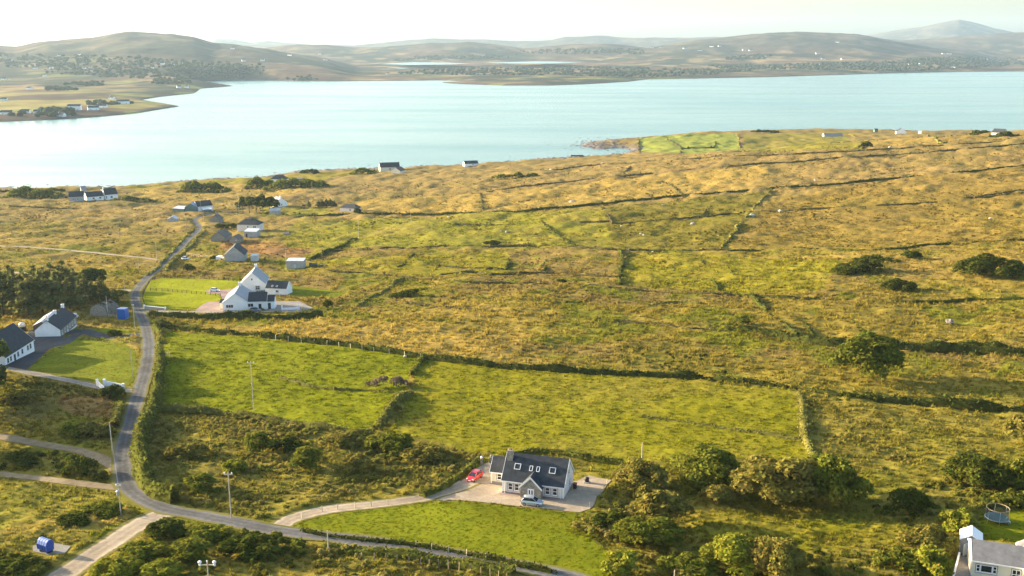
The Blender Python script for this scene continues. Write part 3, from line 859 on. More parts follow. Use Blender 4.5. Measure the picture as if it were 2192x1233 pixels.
def bush(px, py, wpx, hpx, kind, col, label, group=None, name='bush', cat='bush', dep=None):
    """a shrub whose foot stands at this place; width and height given in photo pixels there"""
    p = at(px, py); s = pxm(p)
    w = wpx / s; h = hpx / s / .93
    nb_[0] += 1
    if w > 9 and w / h > 2.6 and kind == 'low' or w > 22:
        rg = np.random.default_rng(nb_[0] * 37 + 5); L = []; dd = min(w * .5, max(6, h * 2.5)); n_ = int(np.clip(w * dd / 4.5, 14, 130))
        for _ in range(n_):
            x = rg.uniform(-.5, .5) * w; y = rg.uniform(-.5, .5) * dd; e_ = (1 - (2 * x / w) ** 4) * (1 - .7 * (2 * y / dd) ** 2) * (.35 + 1.05 * vnoise(np.array([x / 5.0]), np.array([y / 5.0 + nb_[0]]), 3)[0])
            r_ = max(.5, h * rg.uniform(.3, .52) * max(.45, e_)); L.append((x, y, max(.1, h * e_ - r_), r_ * rg.uniform(1, 1.4), r_ * rg.uniform(1, 1.4), r_))
        sz = max(.32, .0016 * p.y); area = sum(q[3] * q[4] for q in L)
        V, F, T = leaf_cloud(L, int(np.clip(area * 7 / sz ** 2, 600, 6500)), sz, rg, BUSH_COL[col][0], alt=BUSH_COL[col][1])
        o = mesh_from(name, V, F, 'leaf', None, False, T)
        yy = p.y + dd * .4; o.location = (p.x, yy, gz1(p.x, yy) - .1)
        tag(o, label, cat, group)
        return o
    ns = 0 if w < 4.0 else (1 if w < 9 else 2)
    o = bpy.data.objects.new(name, bush_mesh(kind, col, ns, nb_[0] % 2))
    dep = dep or w * .8
    o.location = (p.x, p.y + dep * .35, gz1(p.x, p.y + dep * .35) - .15)
    o.scale = (w * 1.1, dep * 1.1, h * 1.12)
    o.rotation_euler = (0, 0, 0 if kind == 'swept' else random.uniform(-.4, .4) + (nb_[0] % 4) * 1.57 if abs(dep - w * .8) < .01 and kind == 'round' else random.uniform(-.15, .15))
    link(o); tag(o, label, cat, group)
    return o

def make_bushes():
    b = bush
    b(1520, 1048, 175, 74, 'round', 'green', 'wide dark green thicket beyond the rough field, directly above the small brown bush')
    b(1676, 1092, 190, 108, 'round', 'olive', 'large rounded olive bush, the browner half of the big pair')
    b(1792, 1090, 165, 104, 'round', 'green', 'large dark green bush touching the olive one, casting a long shadow')
    b(1540, 1086, 72, 44, 'round', 'olive', 'small brownish bush in front of the wide dark thicket')
    b(1380, 1068, 130, 72, 'round', 'olive', 'brown-green bush behind the gravel yard corner of the stone-porch house')
    b(1420, 1132, 110, 74, 'round', 'olive', 'golden-lit bush beside the lower lawn, right of its corner')
    b(1318, 1138, 80, 38, 'low', 'dark', 'dark low bush at the notch of the front lawn edge')
    b(1395, 1178, 140, 62, 'round', 'green', 'green bush low beside the front lawn, below the golden-lit bush')
    b(1330, 1230, 90, 44, 'round', 'bright', 'bright bush at the bottom corner of the front lawn')
    b(1582, 1236, 150, 74, 'round', 'bright', 'yellow-green bush at the bottom edge, left of a browner one')
    b(1668, 1246, 150, 82, 'round', 'olive', 'olive bush at the bottom edge, beside a yellow-green one')
    b(1478, 1238, 110, 40, 'low', 'green', 'low green bush at the bottom edge left of the yellow-green one')
    b(2058, 1142, 84, 46, 'round', 'bright', 'bright green bush between the trampoline and the white shed')
    b(1998, 1192, 110, 60, 'low', 'olive', 'reddish-green bush left of the white shed')
    b(2008, 1240, 92, 66, 'round', 'bright', 'tall bright bush at the bottom edge beside the paved side yard')
    b(1935, 1226, 90, 50, 'low', 'green', 'green bush at the bottom edge left of the tall bright bush')
    b(2110, 1052, 150, 66, 'round', 'dark', 'dark thicket behind the trampoline')
    b(2190, 1052, 90, 62, 'round', 'green', 'green bush at the right edge behind the trampoline')
    b(2188, 946, 66, 52, 'round', 'olive', 'brown rounded bush at the right edge, up the slope from the trampoline')
    b(2180, 1090, 70, 40, 'low', 'green', 'small green bush close behind the trampoline at the right edge')
    b(1955, 1105, 130, 42, 'low', 'dark', 'dark low thicket left of the bright bush by the shed')
    b(1864, 820, 145, 100, 'round', 'green', 'windswept tree-like bush alone in the field, casting a very long shadow', name='windswept_bush')
    b(1845, 860, 110, 30, 'low', 'dark', 'low dark bush on the hedge line below the windswept one')
    b(546, 978, 72, 50, 'round', 'green', 'green bush in the scrub inside the road bend, left of a dark one')
    b(612, 968, 62, 32, 'low', 'dark', 'dark bush between two greener ones in the scrub inside the bend')
    b(655, 1012, 84, 50, 'round', 'green', 'rounded bush nearest the middle of the scrub inside the bend')
    b(496, 1018, 58, 30, 'round', 'bright', 'small bright bush by the pole inside the road bend')
    b(830, 975, 92, 48, 'low', 'green', 'large green bush in the scrub below the field bank')
    b(905, 990, 80, 34, 'low', 'olive', 'olive bush in the scrub nearest the red car, beyond the lawn strip')
    b(740, 962, 80, 34, 'low', 'olive', 'olive bush in the scrub below the green pasture')
    b(762, 1012, 64, 34, 'round', 'olive', 'brownish bush in the middle of the scrub above the gravel drive')
    b(420, 1060, 80, 40, 'round', 'green', 'green bush in the scrub just above the bend of the lane')
    b(392, 985, 76, 36, 'low', 'olive', 'olive bush in the scrub close to the straight of the lane')
    b(826, 834, 96, 30, 'low', 'bramble', 'purplish-brown bramble patch at the corner of the green pasture', name='bramble_patch', cat='bramble')
    b(2132, 594, 116, 46, 'low', 'dark', 'broad dark gorse clump at the right edge of the hillside', group='gorse clumps on the upper hillside')
    b(1852, 588, 88, 36, 'swept', 'dark', 'long dark gorse clump left of the broad one on the hillside', group='gorse clumps on the upper hillside')
    b(1930, 624, 62, 26, 'low', 'dark', 'gorse clump below the others on the hillside, with a shadow', group='gorse clumps on the upper hillside')
    b(1955, 555, 38, 18, 'round', 'dark', 'small rounded gorse clump topmost on the hillside', group='gorse clumps on the upper hillside')
    b(1908, 564, 42, 12, 'low', 'dark', 'small flat gorse clump beside the topmost one', group='gorse clumps on the upper hillside')
    b(1590, 700, 44, 24, 'round', 'green', 'single round bush in the brown field left of the sloping ditch')
    b(865, 638, 54, 18, 'swept', 'dark', 'low windswept bush alone on the brown slope right of the white farmhouse')
    b(1202, 608, 20, 13, 'round', 'dark', 'tiny round bush on the long wall in the middle of the brown slope')
    b(1055, 525, 34, 10, 'low', 'dark', 'flat dark bush on the wall below the green upper field')
    b(403, 584, 24, 20, 'round', 'dark', 'small dark bush on the verge by the lane above the fenced lawn')
    b(765, 460, 19, 16, 'round', 'dark', 'round dark bush against the small hip-roofed cottage')
    b(472, 490, 26, 12, 'low', 'dark', 'dark shrub left of the ruined stone cottage')
    b(497, 487, 22, 10, 'low', 'dark', 'dark shrub between the ruin and the two-storey grey house')
    b(456, 557, 14, 11, 'round', 'dark', 'clipped round bush beside the white van at the grey house')
    b(238, 854, 46, 32, 'low', 'dark', 'dark bush at the white entrance walls by the lane')
    b(243, 720, 30, 14, 'low', 'dark', 'small dark shrub by the lane at the cottage drive')
    b(60, 424, 120, 20, 'low', 'green', 'long low thicket on the shore at the left edge')
    b(560, 402, 70, 16, 'low', 'green', 'hedge-like thicket above the pine clump')
    b(430, 412, 110, 17, 'swept', 'green', 'long windswept thicket above the blue-roofed barns')
    b(635, 404, 140, 18, 'low', 'green', 'long thicket on the slope below the white bungalow by the shore')
    b(282, 432, 100, 9, 'low', 'green', 'low shrubs right of the white farmhouse on the shore')
    b(780, 372, 60, 11, 'low', 'green', 'shrubs in front of the lit gable house by the shore')
    b(660, 372, 40, 10, 'low', 'dark', 'dark shrubs on the shore rocks right of the white bungalow')
    b(1110, 382, 120, 10, 'low', 'green', 'flat green thicket on the slope below the boathouse pier')
    b(2105, 288, 44, 10, 'low', 'dark', 'dark shrubs left of the last house on the far right coast')
    b(2160, 293, 64, 9, 'low', 'dark', 'dark shrubs in front of the last house on the far right coast')
    b(1640, 283, 60, 5, 'low', 'dark', 'dark shore thicket behind the bright green coastal fields')
    b(1855, 315, 26, 8, 'low', 'dark', 'small dark bush in the coastal fields below the white house')
    b(700, 660, 26, 18, 'round', 'dark', 'dark bush at the end of the garden hedge of the white farmhouse')
    b(350, 1158, 84, 42, 'low', 'dark', 'dark bush in the corner between the lane and the gravel road')
    b(440, 1168, 92, 40, 'low', 'green', 'green bush beside the lane left of the double-lamp pole')
    b(400, 1212, 110, 46, 'round', 'green', 'rounded bush left of the double-lamp pole')
    b(300, 1206, 96, 42, 'low', 'green', 'green bush beside the gravel road at the bottom')
    b(240, 1240, 90, 40, 'low', 'bright', 'bright bush at the bottom edge beside the gravel road')
    b(530, 1200, 110, 46, 'low', 'dark', 'dark bush right of the double-lamp pole')
    b(345, 1244, 90, 36, 'round', 'bright', 'bright bush at the bottom edge left of the double-lamp pole')
    b(150, 936, 70, 32, 'round', 'bright', 'yellow-lit bush at the near end of the roadside row above the gravel track')
    b(186, 936, 60, 30, 'round', 'olive', 'middle bush of the roadside row above the gravel track')
    b(218, 938, 50, 28, 'round', 'olive', 'bush of the roadside row standing by the lane pole')
    b(60, 1005, 120, 34, 'low', 'dark', 'dark thicket between the two tracks at the left edge')
    b(160, 1020, 110, 38, 'low', 'dark', 'dark thicket between the two tracks nearest the lane')
    b(150, 1128, 70, 24, 'low', 'dark', 'dark bush on the slope above the blue bottle banks')
    b(30, 1240, 110, 30, 'low', 'dark', 'dark scrub in the bottom left corner')
    b(208, 1108, 80, 26, 'low', 'green', 'green bush left of the gravel road junction')
    b(30, 868, 80, 26, 'swept', 'olive', 'brownish bush at the left edge below the entrance drive')

# ---- trees
def conifer_lobes(rg):
    L = []
    for i in range(15):
        z = .16 + .80 * i / 14; r = (.30 - .24 * (z - .1)) * rg.uniform(.7, 1.2)
        for k in range(3 if z < .75 else 1):
            a = rg.uniform(0, 6.28); q = r * rg.uniform(.35, .8) if z < .9 else 0
            L.append((q * math.cos(a), q * math.sin(a), z, r * .62, r * .62, .055))
    return L
def broad_lobes(rg):
    L = []
    for i in range(18):
        a = rg.uniform(0, 6.28); r = rg.uniform(0, .36); z = .42 + rg.uniform(0, .46) * (1 - r)
        s = rg.uniform(.12, .2); L.append((r * math.cos(a), r * math.sin(a), z, s, s, s * .8))
    return L
TREE_ME = {}
def tree_parts(kind, v):
    if (kind, v) not in TREE_ME:
        rg = np.random.default_rng(500 + v * 13 + len(kind))
        if kind == 'conifer':
            V, F, T = leaf_cloud(conifer_lobes(rg), 1300, .060, rg, (.125, .135, .042), alt=(.21, .185, .055), depth=.7)
        else:
            V, F, T = leaf_cloud(broad_lobes(rg), 1400, .075, rg, (.08, .095, .022), alt=(.14, .14, .03), depth=.5)
        c = mesh_from('crown', V, F, 'leaf', None, False, T)
        mb = MB(); mb.tube((0, 0, -.08), (.01, 0, .5), .022, .014, 7).tube((.01, 0, .5), (0, .01, .93), .014, .003, 6)
        for k in range(5):
            a = rg.uniform(0, 6.28); z = rg.uniform(.3, .6); mb.tube((.005, 0, z), (.2 * math.cos(a), .2 * math.sin(a), z + rg.uniform(.05, .2)), .008, .003, 5)
        t = mb.build('trunk', 'darkwood')
        TREE_ME[(kind, v)] = (c.data, t.data); bpy.data.objects.remove(c); bpy.data.objects.remove(t)
    return TREE_ME[(kind, v)]
nt_ = [0]
def tree(px, py, hpx, kind, label, group=None, wide=1.0, name=None):
    p = at(px, py); h = hpx / pxm(p) / .95; nt_[0] += 1
    e = empty(name or ('conifer_tree' if kind == 'conifer' else 'tree'), p, random.uniform(0, 6.28), label, 'tree', group)
    e.scale = (h * wide, h * wide, h)
    cm, tm = tree_parts(kind, nt_[0] % 3)
    link(bpy.data.objects.new('crown', cm), e); link(bpy.data.objects.new('trunk', tm), e)
def make_trees():
    g = 'conifers of the shelter belt behind the cottage'
    for px, py, h in [(8, 672, 88), (36, 668, 84), (62, 676, 92), (92, 672, 90), (122, 670, 86), (150, 664, 70), (24, 650, 80), (78, 646, 74), (112, 642, 78), (140, 640, 80), (172, 655, 54), (200, 648, 46), (228, 648, 38), (-22, 668, 90), (-50, 664, 90),
                      (182, 632, 44), (215, 630, 36), (50, 640, 62), (248, 650, 30), (160, 622, 46), (4, 636, 66), (96, 625, 52), (130, 618, 46)]:
        tree(px, py, h, 'conifer', 'dark conifer in the dense shelter belt behind the white cottage', g, 1.05 + random.random() * .25)
    tree(196, 622, 50, 'broad', 'broad round-topped tree rising at the top of the shelter belt', None, 1.35)
    tree(262, 642, 22, 'broad', 'short bushy tree at the road end of the shelter belt', None, 1.5)
    g2 = 'pines in the clump above the crossroads hamlet'
    for px, h in [(520, 34), (534, 37), (549, 37), (563, 38), (578, 36), (588, 30)]:
        tree(px, 456, h, 'broad', 'dark pine in the tight clump beside the blue-grey cottage', g2, .95, 'pine_tree')
    g3 = 'small conifers in the garden row'
    for px, h in [(661, 14), (682, 15), (690, 17), (699, 18), (708, 18), (716, 15)]:
        tree(px, 444, h, 'conifer', 'small conifer in the garden row left of the hip-roofed cottage', g3, 1.5)
    # out of the picture on the left: the plantation whose shadows fall across the tracks and the lane
    g4 = 'plantation trees outside the picture'
    for x, y, h in [(-122, 212, 12), (-127, 226, 12), (-133, 233, 11), (-118, 190, 9), (-138, 249, 12), (-119, 194, 10), (-120, 201, 12), (-124, 208, 13), (-125, 215, 12), (-129, 222, 13), (-130, 230, 12), (-135, 237, 13), (-136, 245, 12), (-140, 253, 12), (-117, 186, 8), (-166, 297, 12), (-168, 304, 12), (-163, 291, 10), (-171, 312, 12)]:
        e = empty('tree', (x, y, gz1(x, y)), random.random() * 6, 'tree of the plantation just left of the picture', 'tree', g4)
        e.scale = (h * 1.15, h * 1.15, h); cm, tm = tree_parts('broad', int(-x) % 3)
        link(bpy.data.objects.new('crown', cm), e); link(bpy.data.objects.new('trunk', tm), e)

# ---- hedges, banks and dry-stone walls
HEDGE_COL = {'hedge': (.055, .062, .014), 'bank': (.13, .125, .03), 'wall': (.085, .075, .032), 'pale': (.145, .135, .032), 'lush': (.10, .105, .02)}
def hedge(name, label, pts, w, h, col, leafy=1.0, gap=.0, cat='hedge'):
    C = np.array(catmull([p[:2] for p in ats(pts)], 1.0)); n = len(C)
    rg = np.random.default_rng(int(pts[0][0] * 7 + pts[0][1]) % 99991)
    T = np.gradient(C, axis=0); T /= np.linalg.norm(T, axis=1)[:, None] + 1e-9; Nn = np.c_[-T[:, 1], T[:, 0]]
    s = np.r_[0, np.cumsum(np.linalg.norm(np.diff(C, axis=0), axis=1))]
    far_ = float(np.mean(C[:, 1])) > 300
    if far_: w *= .7; h *= .78
    hs = h * (.15 + 1.7 * fbm(s / 7, s * 0 + pts[0][1], 71, 3)); ws = w * (.6 + .8 * fbm(s / 9, s * 0 + pts[0][0], 73, 3))
    if gap: hs = hs * np.where(fbm(s / 14, s * 0 + pts[0][0] * .3, 79, 2) < gap, .25, 1)
    C = C + Nn * ((fbm(s / 12, s * 0 + pts[0][0], 83, 3) - .5) * (3.2 if far_ else w * .8))[:, None]
    mid = C[n // 2]; zc = gz1(*mid)
    root = empty(name, (mid[0], mid[1], zc), 0, label, cat)
    offs = [(-.55, -.1), (-.42, .55), (-.12, .95), (.14, 1.0), (.42, .6), (.55, -.1)]
    V = []
    for o, z in offs:
        q = C + Nn * (ws * o)[:, None]
        zz = gz(q[:, 0], q[:, 1]) + (z if z > 0 else 0) * hs * rg.uniform(.8, 1.15, n) - (.35 if z < 0 else 0)
        V.append(np.c_[q, zz])
    V = np.stack(V, 1).reshape(-1, 3) - np.array([mid[0], mid[1], zc])
    k = len(offs); i = np.arange(n * k).reshape(n, k)
    F = np.stack([i[:-1, :-1], i[:-1, 1:], i[1:, 1:], i[1:, :-1]], -1).reshape(-1, 4)
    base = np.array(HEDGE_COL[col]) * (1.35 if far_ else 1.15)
    tint = base * rg.uniform(.7, 1.3, (len(V), 1))
    mesh_from('bank', V, F, 'leaf', root, False, tint)
    if leafy:
        Ym = float(np.mean(C[:, 1])); size = max(.3, .0017 * Ym)
        L = s[-1]; m = int(min(9000, L * (w + 1.6 * h) * .75 / size ** 2 * leafy))
        kk = rg.integers(0, n, m); o = rg.uniform(-.55, .55, m)
        q = C[kk] + Nn[kk] * (ws[kk] * o)[:, None] + rg.normal(0, .3, (m, 2))
        zz = hs[kk] * (1 - (np.abs(o) / .6) ** 2.2) * rg.uniform(.75, 1.2, m)
        P = np.c_[q, gz(q[:, 0], q[:, 1]) + zz] - np.array([mid[0], mid[1], zc])
        Nv = np.c_[Nn[kk] * o[:, None] * 2, np.full(m, .8)]
        Vc, Fc = cards(P, Nv, size, rg)
        cl = base * rg.uniform(.6, 1.5, (m, 1)) * rg.normal(1, .07, (m, 3))
        mesh_from('foliage', Vc, Fc, 'leaf', root, False, np.repeat(np.clip(cl, .005, .5), 4, 0))
def make_hedges():
    H = hedge
    H('hedgerow', 'long dark hedgerow above the green pasture, crossing the whole slope to the right edge', [(345, 700), (480, 714), (620, 728), (750, 744), (905, 766), (1050, 785), (1250, 800), (1500, 814), (1705, 838), (1800, 851), (1900, 857), (2050, 868), (2230, 884)], 1.5, 1.5, 'hedge')
    H('field_bank', 'short grassy bank between the pasture and the meadow, upper piece', [(908, 764), (895, 782), (880, 806)], 1.6, 1.4, 'lush', cat='bank')
    H('field_bank', 'steep grassy bank between the pasture and the meadow, lower piece', [(880, 842), (842, 880), (800, 922)], 1.8, 1.6, 'bank', cat='bank')
    H('field_bank', 'pale grassy bank down the right side of the meadow', [(1708, 838), (1716, 880), (1724, 930), (1740, 990)], 1.6, .9, 'pale', .9, cat='bank')
    H('field_bank', 'faint low bank across the middle of the green pasture', [(598, 810), (700, 832), (780, 836), (862, 842)], 1.0, .55, 'bank', .7, .45, 'bank')
    H('field_bank', 'low broken bank crossing the lower meadow', [(1376, 893), (1500, 909), (1620, 928), (1716, 942)], 1.5, .5, 'bank', .9, .5, 'bank')
    H('hedgerow', 'bushy hedgerow crossing the brown slope, thickest at the right edge', [(1560, 708), (1650, 718), (1740, 735), (1800, 742), (1900, 744), (2050, 750), (2230, 760)], 2.6, 1.9, 'hedge')
    H('field_bank', 'low wall of turf across the brown slope left of the bushy hedgerow', [(870, 650), (1000, 664), (1150, 676), (1300, 687), (1420, 697), (1560, 708)], 1.2, .8, 'wall', .7, .4, 'bank')
    H('stone_wall', 'old wall below the yellow-green strip, right of the fenced lawn and white farmhouse', [(690, 580), (850, 594), (1000, 604), (1200, 608), (1330, 618), (1480, 628), (1605, 633)], 1.0, .8, 'wall', .6, .35, 'wall')
    H('stone_wall', 'old wall running on to the right edge below the gorse clumps', [(1605, 633), (1720, 640), (1830, 645), (1950, 650), (2080, 642), (2230, 640)], 1.2, 1.0, 'hedge', .8, .3, 'wall')
    H('stone_wall', 'dark wall at the foot of the upper green fields', [(690, 538), (900, 531), (1060, 528), (1200, 529), (1320, 534), (1440, 537), (1560, 538)], 1.2, 1.1, 'wall', .7, .25, 'wall')
    H('stone_wall', 'wall climbing the right hillside above the gorse clumps', [(1560, 538), (1700, 533), (1850, 538), (1930, 531), (2050, 522), (2230, 512)], 1.2, 1.0, 'hedge', .7, .3, 'wall')
    H('stone_wall', 'long dark wall above the upper green fields rising to the right edge', [(620, 468), (760, 460), (900, 460), (1060, 455), (1200, 445), (1350, 430), (1500, 416), (1650, 404), (1800, 394), (2000, 376), (2230, 352)], 1.8, 1.5, 'hedge', .7, .2, 'wall')
    H('stone_wall', 'wall across the golden hillside, below the topmost wall', [(1040, 412), (1150, 396), (1300, 380), (1500, 362), (1700, 347), (1900, 332), (2230, 306)], 1.5, 1.1, 'wall', .6, .3, 'wall')
    H('stone_wall', 'topmost wall along the crest of the hill above the coastal fields', [(1165, 368), (1280, 353), (1400, 345), (1500, 339), (1700, 330), (1900, 319), (2100, 306), (2230, 299)], 1.5, 1.0, 'wall', .6, .25, 'wall')
    H('ditch_hedge', 'short dark hedge dropping through the upper green field', [(1165, 480), (1190, 500), (1226, 528)], 1.8, 1.4, 'hedge', .8)
    H('stone_wall', 'pale straight wall dropping steeply between the olive field and the hill', [(1650, 406), (1622, 436), (1590, 475), (1545, 532)], 1.6, 1.2, 'pale', .5, cat='wall')
    H('stone_wall', 'short wall between the green upper field and the olive one', [(1288, 446), (1300, 462), (1312, 478)], 1.5, 1.1, 'wall', .6, cat='wall')
    H('ditch_hedge', 'dark hedge down the left side of the yellow-green field', [(1328, 536), (1330, 560), (1332, 585), (1328, 612)], 1.8, 1.5, 'hedge', .8)
    H('ditch_hedge', 'dark hedge slanting down the brown slope to the bushy hedgerow', [(1604, 634), (1640, 668), (1690, 708), (1705, 718)], 1.6, 1.3, 'hedge', .8)
    H('ditch_hedge', 'short slanting hedge right of the longer slanting one', [(1722, 696), (1732, 712), (1742, 732)], 1.4, 1.1, 'hedge', .8)
    H('stone_wall', 'faint wall across the olive field and the hill above it', [(1316, 478), (1420, 472), (1560, 458), (1660, 452), (1800, 444), (1950, 436), (2080, 424), (2230, 400)], 1.0, .8, 'wall', .5, .4, 'wall')
    H('ditch_hedge', 'short dark hedge stub in the brown strip, left one of two', [(1089, 556), (1087, 578)], 1.3, 1.0, 'hedge', .8)
    H('ditch_hedge', 'short dark hedge stub in the brown strip, right one of two', [(1168, 560), (1164, 582)], 1.3, 1.1, 'hedge', .8)
    H('ditch_hedge', 'slanting hedge in the yellow-green strip right of the flat-roofed shed', [(888, 544), (870, 560), (852, 574)], 1.3, .9, 'hedge', .7)
    H('field_bank', 'grassy bank slanting down towards the white farmhouse hedge', [(862, 598), (830, 618), (790, 640), (762, 654)], 1.6, 1.1, 'bank', .7, cat='bank')
    H('stone_wall', 'short upright wall between two golden fields near the shore', [(1028, 414), (1031, 432), (1035, 452)], 1.5, 1.1, 'wall', .6, cat='wall')
    H('stone_wall', 'pale wall at the right side of the bright green coastal fields', [(1576, 288), (1582, 305), (1592, 326)], 2.0, 1.3, 'pale', .4, cat='wall')
    H('stone_wall', 'wall at the left side of the bright green coastal fields', [(1366, 297), (1367, 312), (1370, 328)], 2.0, 1.3, 'wall', .4, cat='wall')
    H('stone_wall', 'wall dividing the bright green coastal fields', [(1456, 328), (1458, 316), (1430, 300)], 1.6, 1.1, 'wall', .4, cat='wall')
    H('stone_wall', 'dark wall along the near edge of the bright coastal fields', [(1458, 318), (1495, 317), (1528, 316), (1532, 304)], 1.8, 1.3, 'hedge', .4, cat='wall')
    H('stone_wall', 'pale wall running down the brown coastal fields below the purple building', [(1818, 288), (1832, 300), (1846, 318)], 1.8, 1.2, 'pale', .4, cat='wall')
    H('stone_wall', 'pale wall in the coastal fields below the small white shed', [(1985, 288), (2005, 298), (2025, 306)], 1.8, 1.2, 'pale', .4, cat='wall')
    for nm, lab, pts, w, h, c in [
        ('stone_wall', 'thin faint wall across the left upper green field', [(850, 477), (980, 480), (1165, 480)], .9, .7, 'wall'), ('stone_wall', 'thin dark wall in the upper green field left of the olive one', [(1200, 478), (1250, 476), (1304, 474)], .9, .8, 'wall'),
        ('stone_wall', 'thin wall across the brown strip under its hedge stubs', [(1050, 588), (1120, 585), (1185, 584)], .9, .7, 'wall'), ('stone_wall', 'thin wall left of the yellow-green field hedge', [(1236, 587), (1290, 591), (1326, 593)], .9, .7, 'wall'),
        ('stone_wall', 'faint wall above the long old wall right of the farmhouse', [(940, 588), (1010, 582), (1050, 588)], .9, .6, 'wall'), ('stone_wall', 'thin wall across the strip below the dark wall, left part', [(880, 560), (960, 572), (1080, 576)], .9, .7, 'wall'),
        ('ditch_hedge', 'tiny slanting hedge stub in the yellow-green field, leftmost', [(1440, 573), (1456, 589)], 1.2, .8, 'hedge'), ('ditch_hedge', 'tiny slanting hedge stub near the top of the yellow-green field', [(1499, 557), (1511, 567)], 1.2, .8, 'hedge'),
        ('ditch_hedge', 'slanting hedge stub in the middle of the yellow-green field', [(1555, 576), (1574, 592)], 1.3, 1.0, 'hedge'), ('ditch_hedge', 'tiny hedge stub at the foot of the yellow-green field', [(1526, 604), (1536, 621)], 1.2, .8, 'hedge'),
        ('stone_wall', 'thin slanting wall through the olive field', [(1536, 427), (1515, 447), (1497, 466)], 1.0, .8, 'wall'), ('ditch_hedge', 'short slanting hedge alone in the brown field at the right', [(1820, 690), (1830, 700), (1842, 713)], 1.3, 1.0, 'hedge'),
        ('stone_wall', 'thin wall in the golden field joining the long dark wall', [(1412, 385), (1440, 400), (1462, 420)], 1.2, .8, 'wall'), ('stone_wall', 'thin wall slanting between the two crest walls', [(1362, 350), (1345, 361), (1335, 372)], 1.2, .8, 'wall'),
        ('stone_wall', 'faint wall across the hill near the right edge, topmost of two', [(2040, 428), (2120, 420), (2230, 408)], 1.0, .7, 'wall'), ('stone_wall', 'faint wall across the moor below the shore farm', [(0, 440), (120, 446), (260, 440)], 1.0, .7, 'wall'),
        ('stone_wall', 'faint wall from the lane junction across the moor', [(30, 500), (140, 508), (250, 512)], 1.0, .6, 'wall'), ('field_bank', 'faint green bank across the brown slope under the single round bush', [(980, 632), (1120, 642), (1240, 648)], 1.4, .5, 'bank'),
        ('field_bank', 'dark rushy bank on the brown slope right of the faint green one', [(1380, 655), (1440, 648), (1500, 650)], 1.8, .8, 'bank')]:
        H(nm, lab, pts, w, h, c, .7, .3, 'wall' if nm == 'stone_wall' else 'bank' if nm == 'field_bank' else 'hedge')
    H('garden_hedge', 'clipped dark hedge along the near side of the white farmhouse garden', [(318, 676), (400, 678), (480, 679), (560, 680), (640, 680), (690, 676)], 1.8, 2.2, 'hedge')
    H('ditch_hedge', 'dark hedge slanting past the bracken field towards the flat-roofed shed', [(764, 512), (720, 532), (690, 545), (662, 556)], 2.2, 1.6, 'hedge', .8)
    H('roadside_hedge', 'thick hedge along the right side of the lane from the bend up to the gate', [(372, 1078), (325, 1060), (302, 1028), (298, 985), (306, 935), (322, 890), (338, 840), (346, 790), (348, 764)], 2.4, 2.5, 'lush')
    H('roadside_hedge', 'brown-lit hedge along the left side of the lane below the entrance walls', [(263, 866), (256, 890), (246, 915)], 2.0, 1.5, 'bank')
    H('roadside_hedge', 'hedge along the lane beside the upper end of the pasture', [(345, 752), (342, 730), (338, 708), (330, 690)], 1.8, 1.4, 'lush')
    H('garden_hedge', 'low dark hedge between the front lawn and the lane', [(652, 1137), (700, 1147), (780, 1156), (860, 1165), (960, 1180), (1060, 1200), (1180, 1228)], .8, .7, 'hedge')
    H('roadside_hedge', 'scrubby hedge below the lane at the bottom edge, along the post fence', [(700, 1172), (800, 1184), (900, 1194), (1000, 1208), (1100, 1228)], 2.0, 1.1, 'lush')
    H('field_bank', 'bank on the left edge of the scrub at the field foot', [(350, 876), (480, 884), (620, 905), (740, 926), (800, 930)], 1.5, 1.0, 'bank', .8, .3, 'bank')
    H('yard_hedge', 'dark hedge along the field behind the stone-porch house', [(1090, 975), (1160, 970), (1260, 985), (1330, 995)], 1.4, 1.3, 'lush')
    H('yard_hedge', 'hedge along the left side of the drive strip up to the red car', [(900, 1064), (955, 1043), (996, 1012), (1020, 986)], 1.2, .9, 'lush')
    H('roadside_hedge', 'dark verge hedge along the left of the lane above the shelter belt', [(318, 590), (345, 562), (372, 534), (400, 506), (420, 486)], 1.4, .9, 'bank', .8)
    H('field_bank', 'grassy bank on the right of the lane above the fenced lawn', [(352, 580), (392, 542), (425, 506), (442, 486)], 1.4, 1.0, 'bank', .8, cat='bank')
    H('hedgerow', 'shore hedge behind the fields at the far left', [(-20, 412), (60, 410), (140, 408)], 3.0, 2.4, 'hedge', .6)

